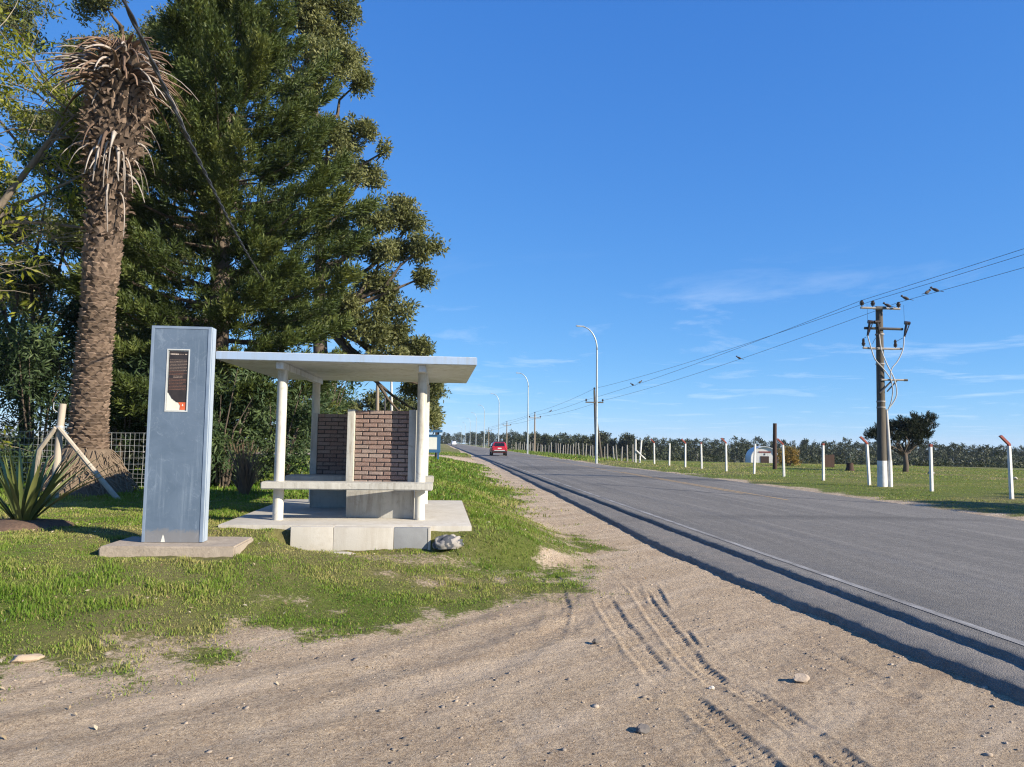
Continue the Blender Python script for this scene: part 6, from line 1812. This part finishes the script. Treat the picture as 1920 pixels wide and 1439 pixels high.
# ------------------------------------------------------------------ the air
hz = MB().box(-1700, 1700, -160, 2700, -9, 26).build('haze', None, None)
hm = bpy.data.materials.new('haze'); hm.use_nodes = True; hm.node_tree.nodes.clear()
ho = hm.node_tree.nodes.new('ShaderNodeOutputMaterial'); pv = hm.node_tree.nodes.new('ShaderNodeVolumePrincipled')
pv.inputs['Color'].default_value = (0.80, 0.90, 1.0, 1); pv.inputs['Density'].default_value = 0.00013; pv.inputs['Anisotropy'].default_value = 0.0
hm.node_tree.links.new(pv.outputs[0], ho.inputs['Volume'])
hz.data.materials.append(hm); tag(hz, kind='stuff')

# ------------------------------------------------------------------ loose pebbles and leaf litter
def pebbles():
    n = 5000
    x = rng.uniform(-5.5, 4.2, n); y = 3.6 + 10 * rng.uniform(0, 1, n) ** 1.6
    g = grass_cover(x, y); sd = signed(x, y)
    keep = (g < 0.35) & (sd < 0.6) & (fbm(x * .9, y * .9, 171, 3) > 0.38)
    x, y = x[keep], y[keep]; z = ground_h(x, y); n = len(x)
    s = rng.gamma(1.4, 0.0030, n) + 0.0025
    b = bmesh.new(); bmesh.ops.create_icosphere(b, subdivisions=1, radius=1)
    V0 = np.array([tuple(v.co) for v in b.verts]); F0 = np.array([[v.index for v in f.verts] for f in b.faces]); b.free()
    V0 = V0 * (1 + 0.25 * rng.normal(size=(len(V0), 1))) * np.array([1.25, .9, .6])
    V, F = inst(V0, F0, np.stack([x, y, z + s * .05], 1), rot_to(np.tile([[0, 0, 1.0]], (n, 1)) + .25 * unit(n), rng.uniform(0, 6.28, n)), s)
    t = NT('pebble'); a = t.attr('tint')
    col = t.ramp(a, [(0.0, (0.13, 0.11, 0.09)), (0.4, (0.28, 0.23, 0.18)), (0.9, (0.36, 0.285, 0.21)), (1.0, (0.44, 0.37, 0.29))])
    t.principled(col, 0.9, 0, None, 0.25)
    tag(mesh_np('pebbles', V, F, t.m, attrs={'tint': np.repeat(rng.uniform(0, 1, n), len(V0))}), kind='stuff')
    # straw and fallen leaves on grass and dirt
    n = 3200
    x = rng.uniform(-7.5, 3.5, n); y = 4.0 + 13 * rng.uniform(0, 1, n)
    sd = signed(x, y); g = grass_cover(x, y)
    keep = (sd > -1.6) & (rng.uniform(0, 1, n) < np.where(sd > 0.5, 0.55, 0.35)) & ~((x > -3.14) & (x < .54) & (y > 11.6) & (y < 16.7)) & ~((x > -4.1) & (x < -2.38) & (y > 9.6) & (y < 10.8))
    x, y = x[keep], y[keep]; n = len(x); z = ground_h(x, y) + 0.012 + 0.02 * g[keep]
    V0 = np.array([(-.5, -.12, 0), (0, -.2, .06), (.5, 0, 0), (0, .2, .06)]); F0 = np.array([(0, 1, 3), (1, 2, 3)])
    V, F = inst(V0, F0, np.stack([x, y, z], 1), rot_to(np.tile([[0, 0, 1.0]], (n, 1)) + .5 * unit(n), rng.uniform(0, 6.28, n)), rng.uniform(.02, .06, n))
    t = NT('litter'); a = t.attr('tint')
    t.principled(t.ramp(a, [(0.0, (0.16, 0.10, 0.05)), (0.5, (0.32, 0.24, 0.14)), (1.0, (0.46, 0.39, 0.27))]), 0.85, 0, None, 0.2)
    tag(mesh_np('leaf_litter', V, F, t.m, attrs={'tint': np.repeat(rng.uniform(0, 1, n), 4)}), kind='stuff')
pebbles()
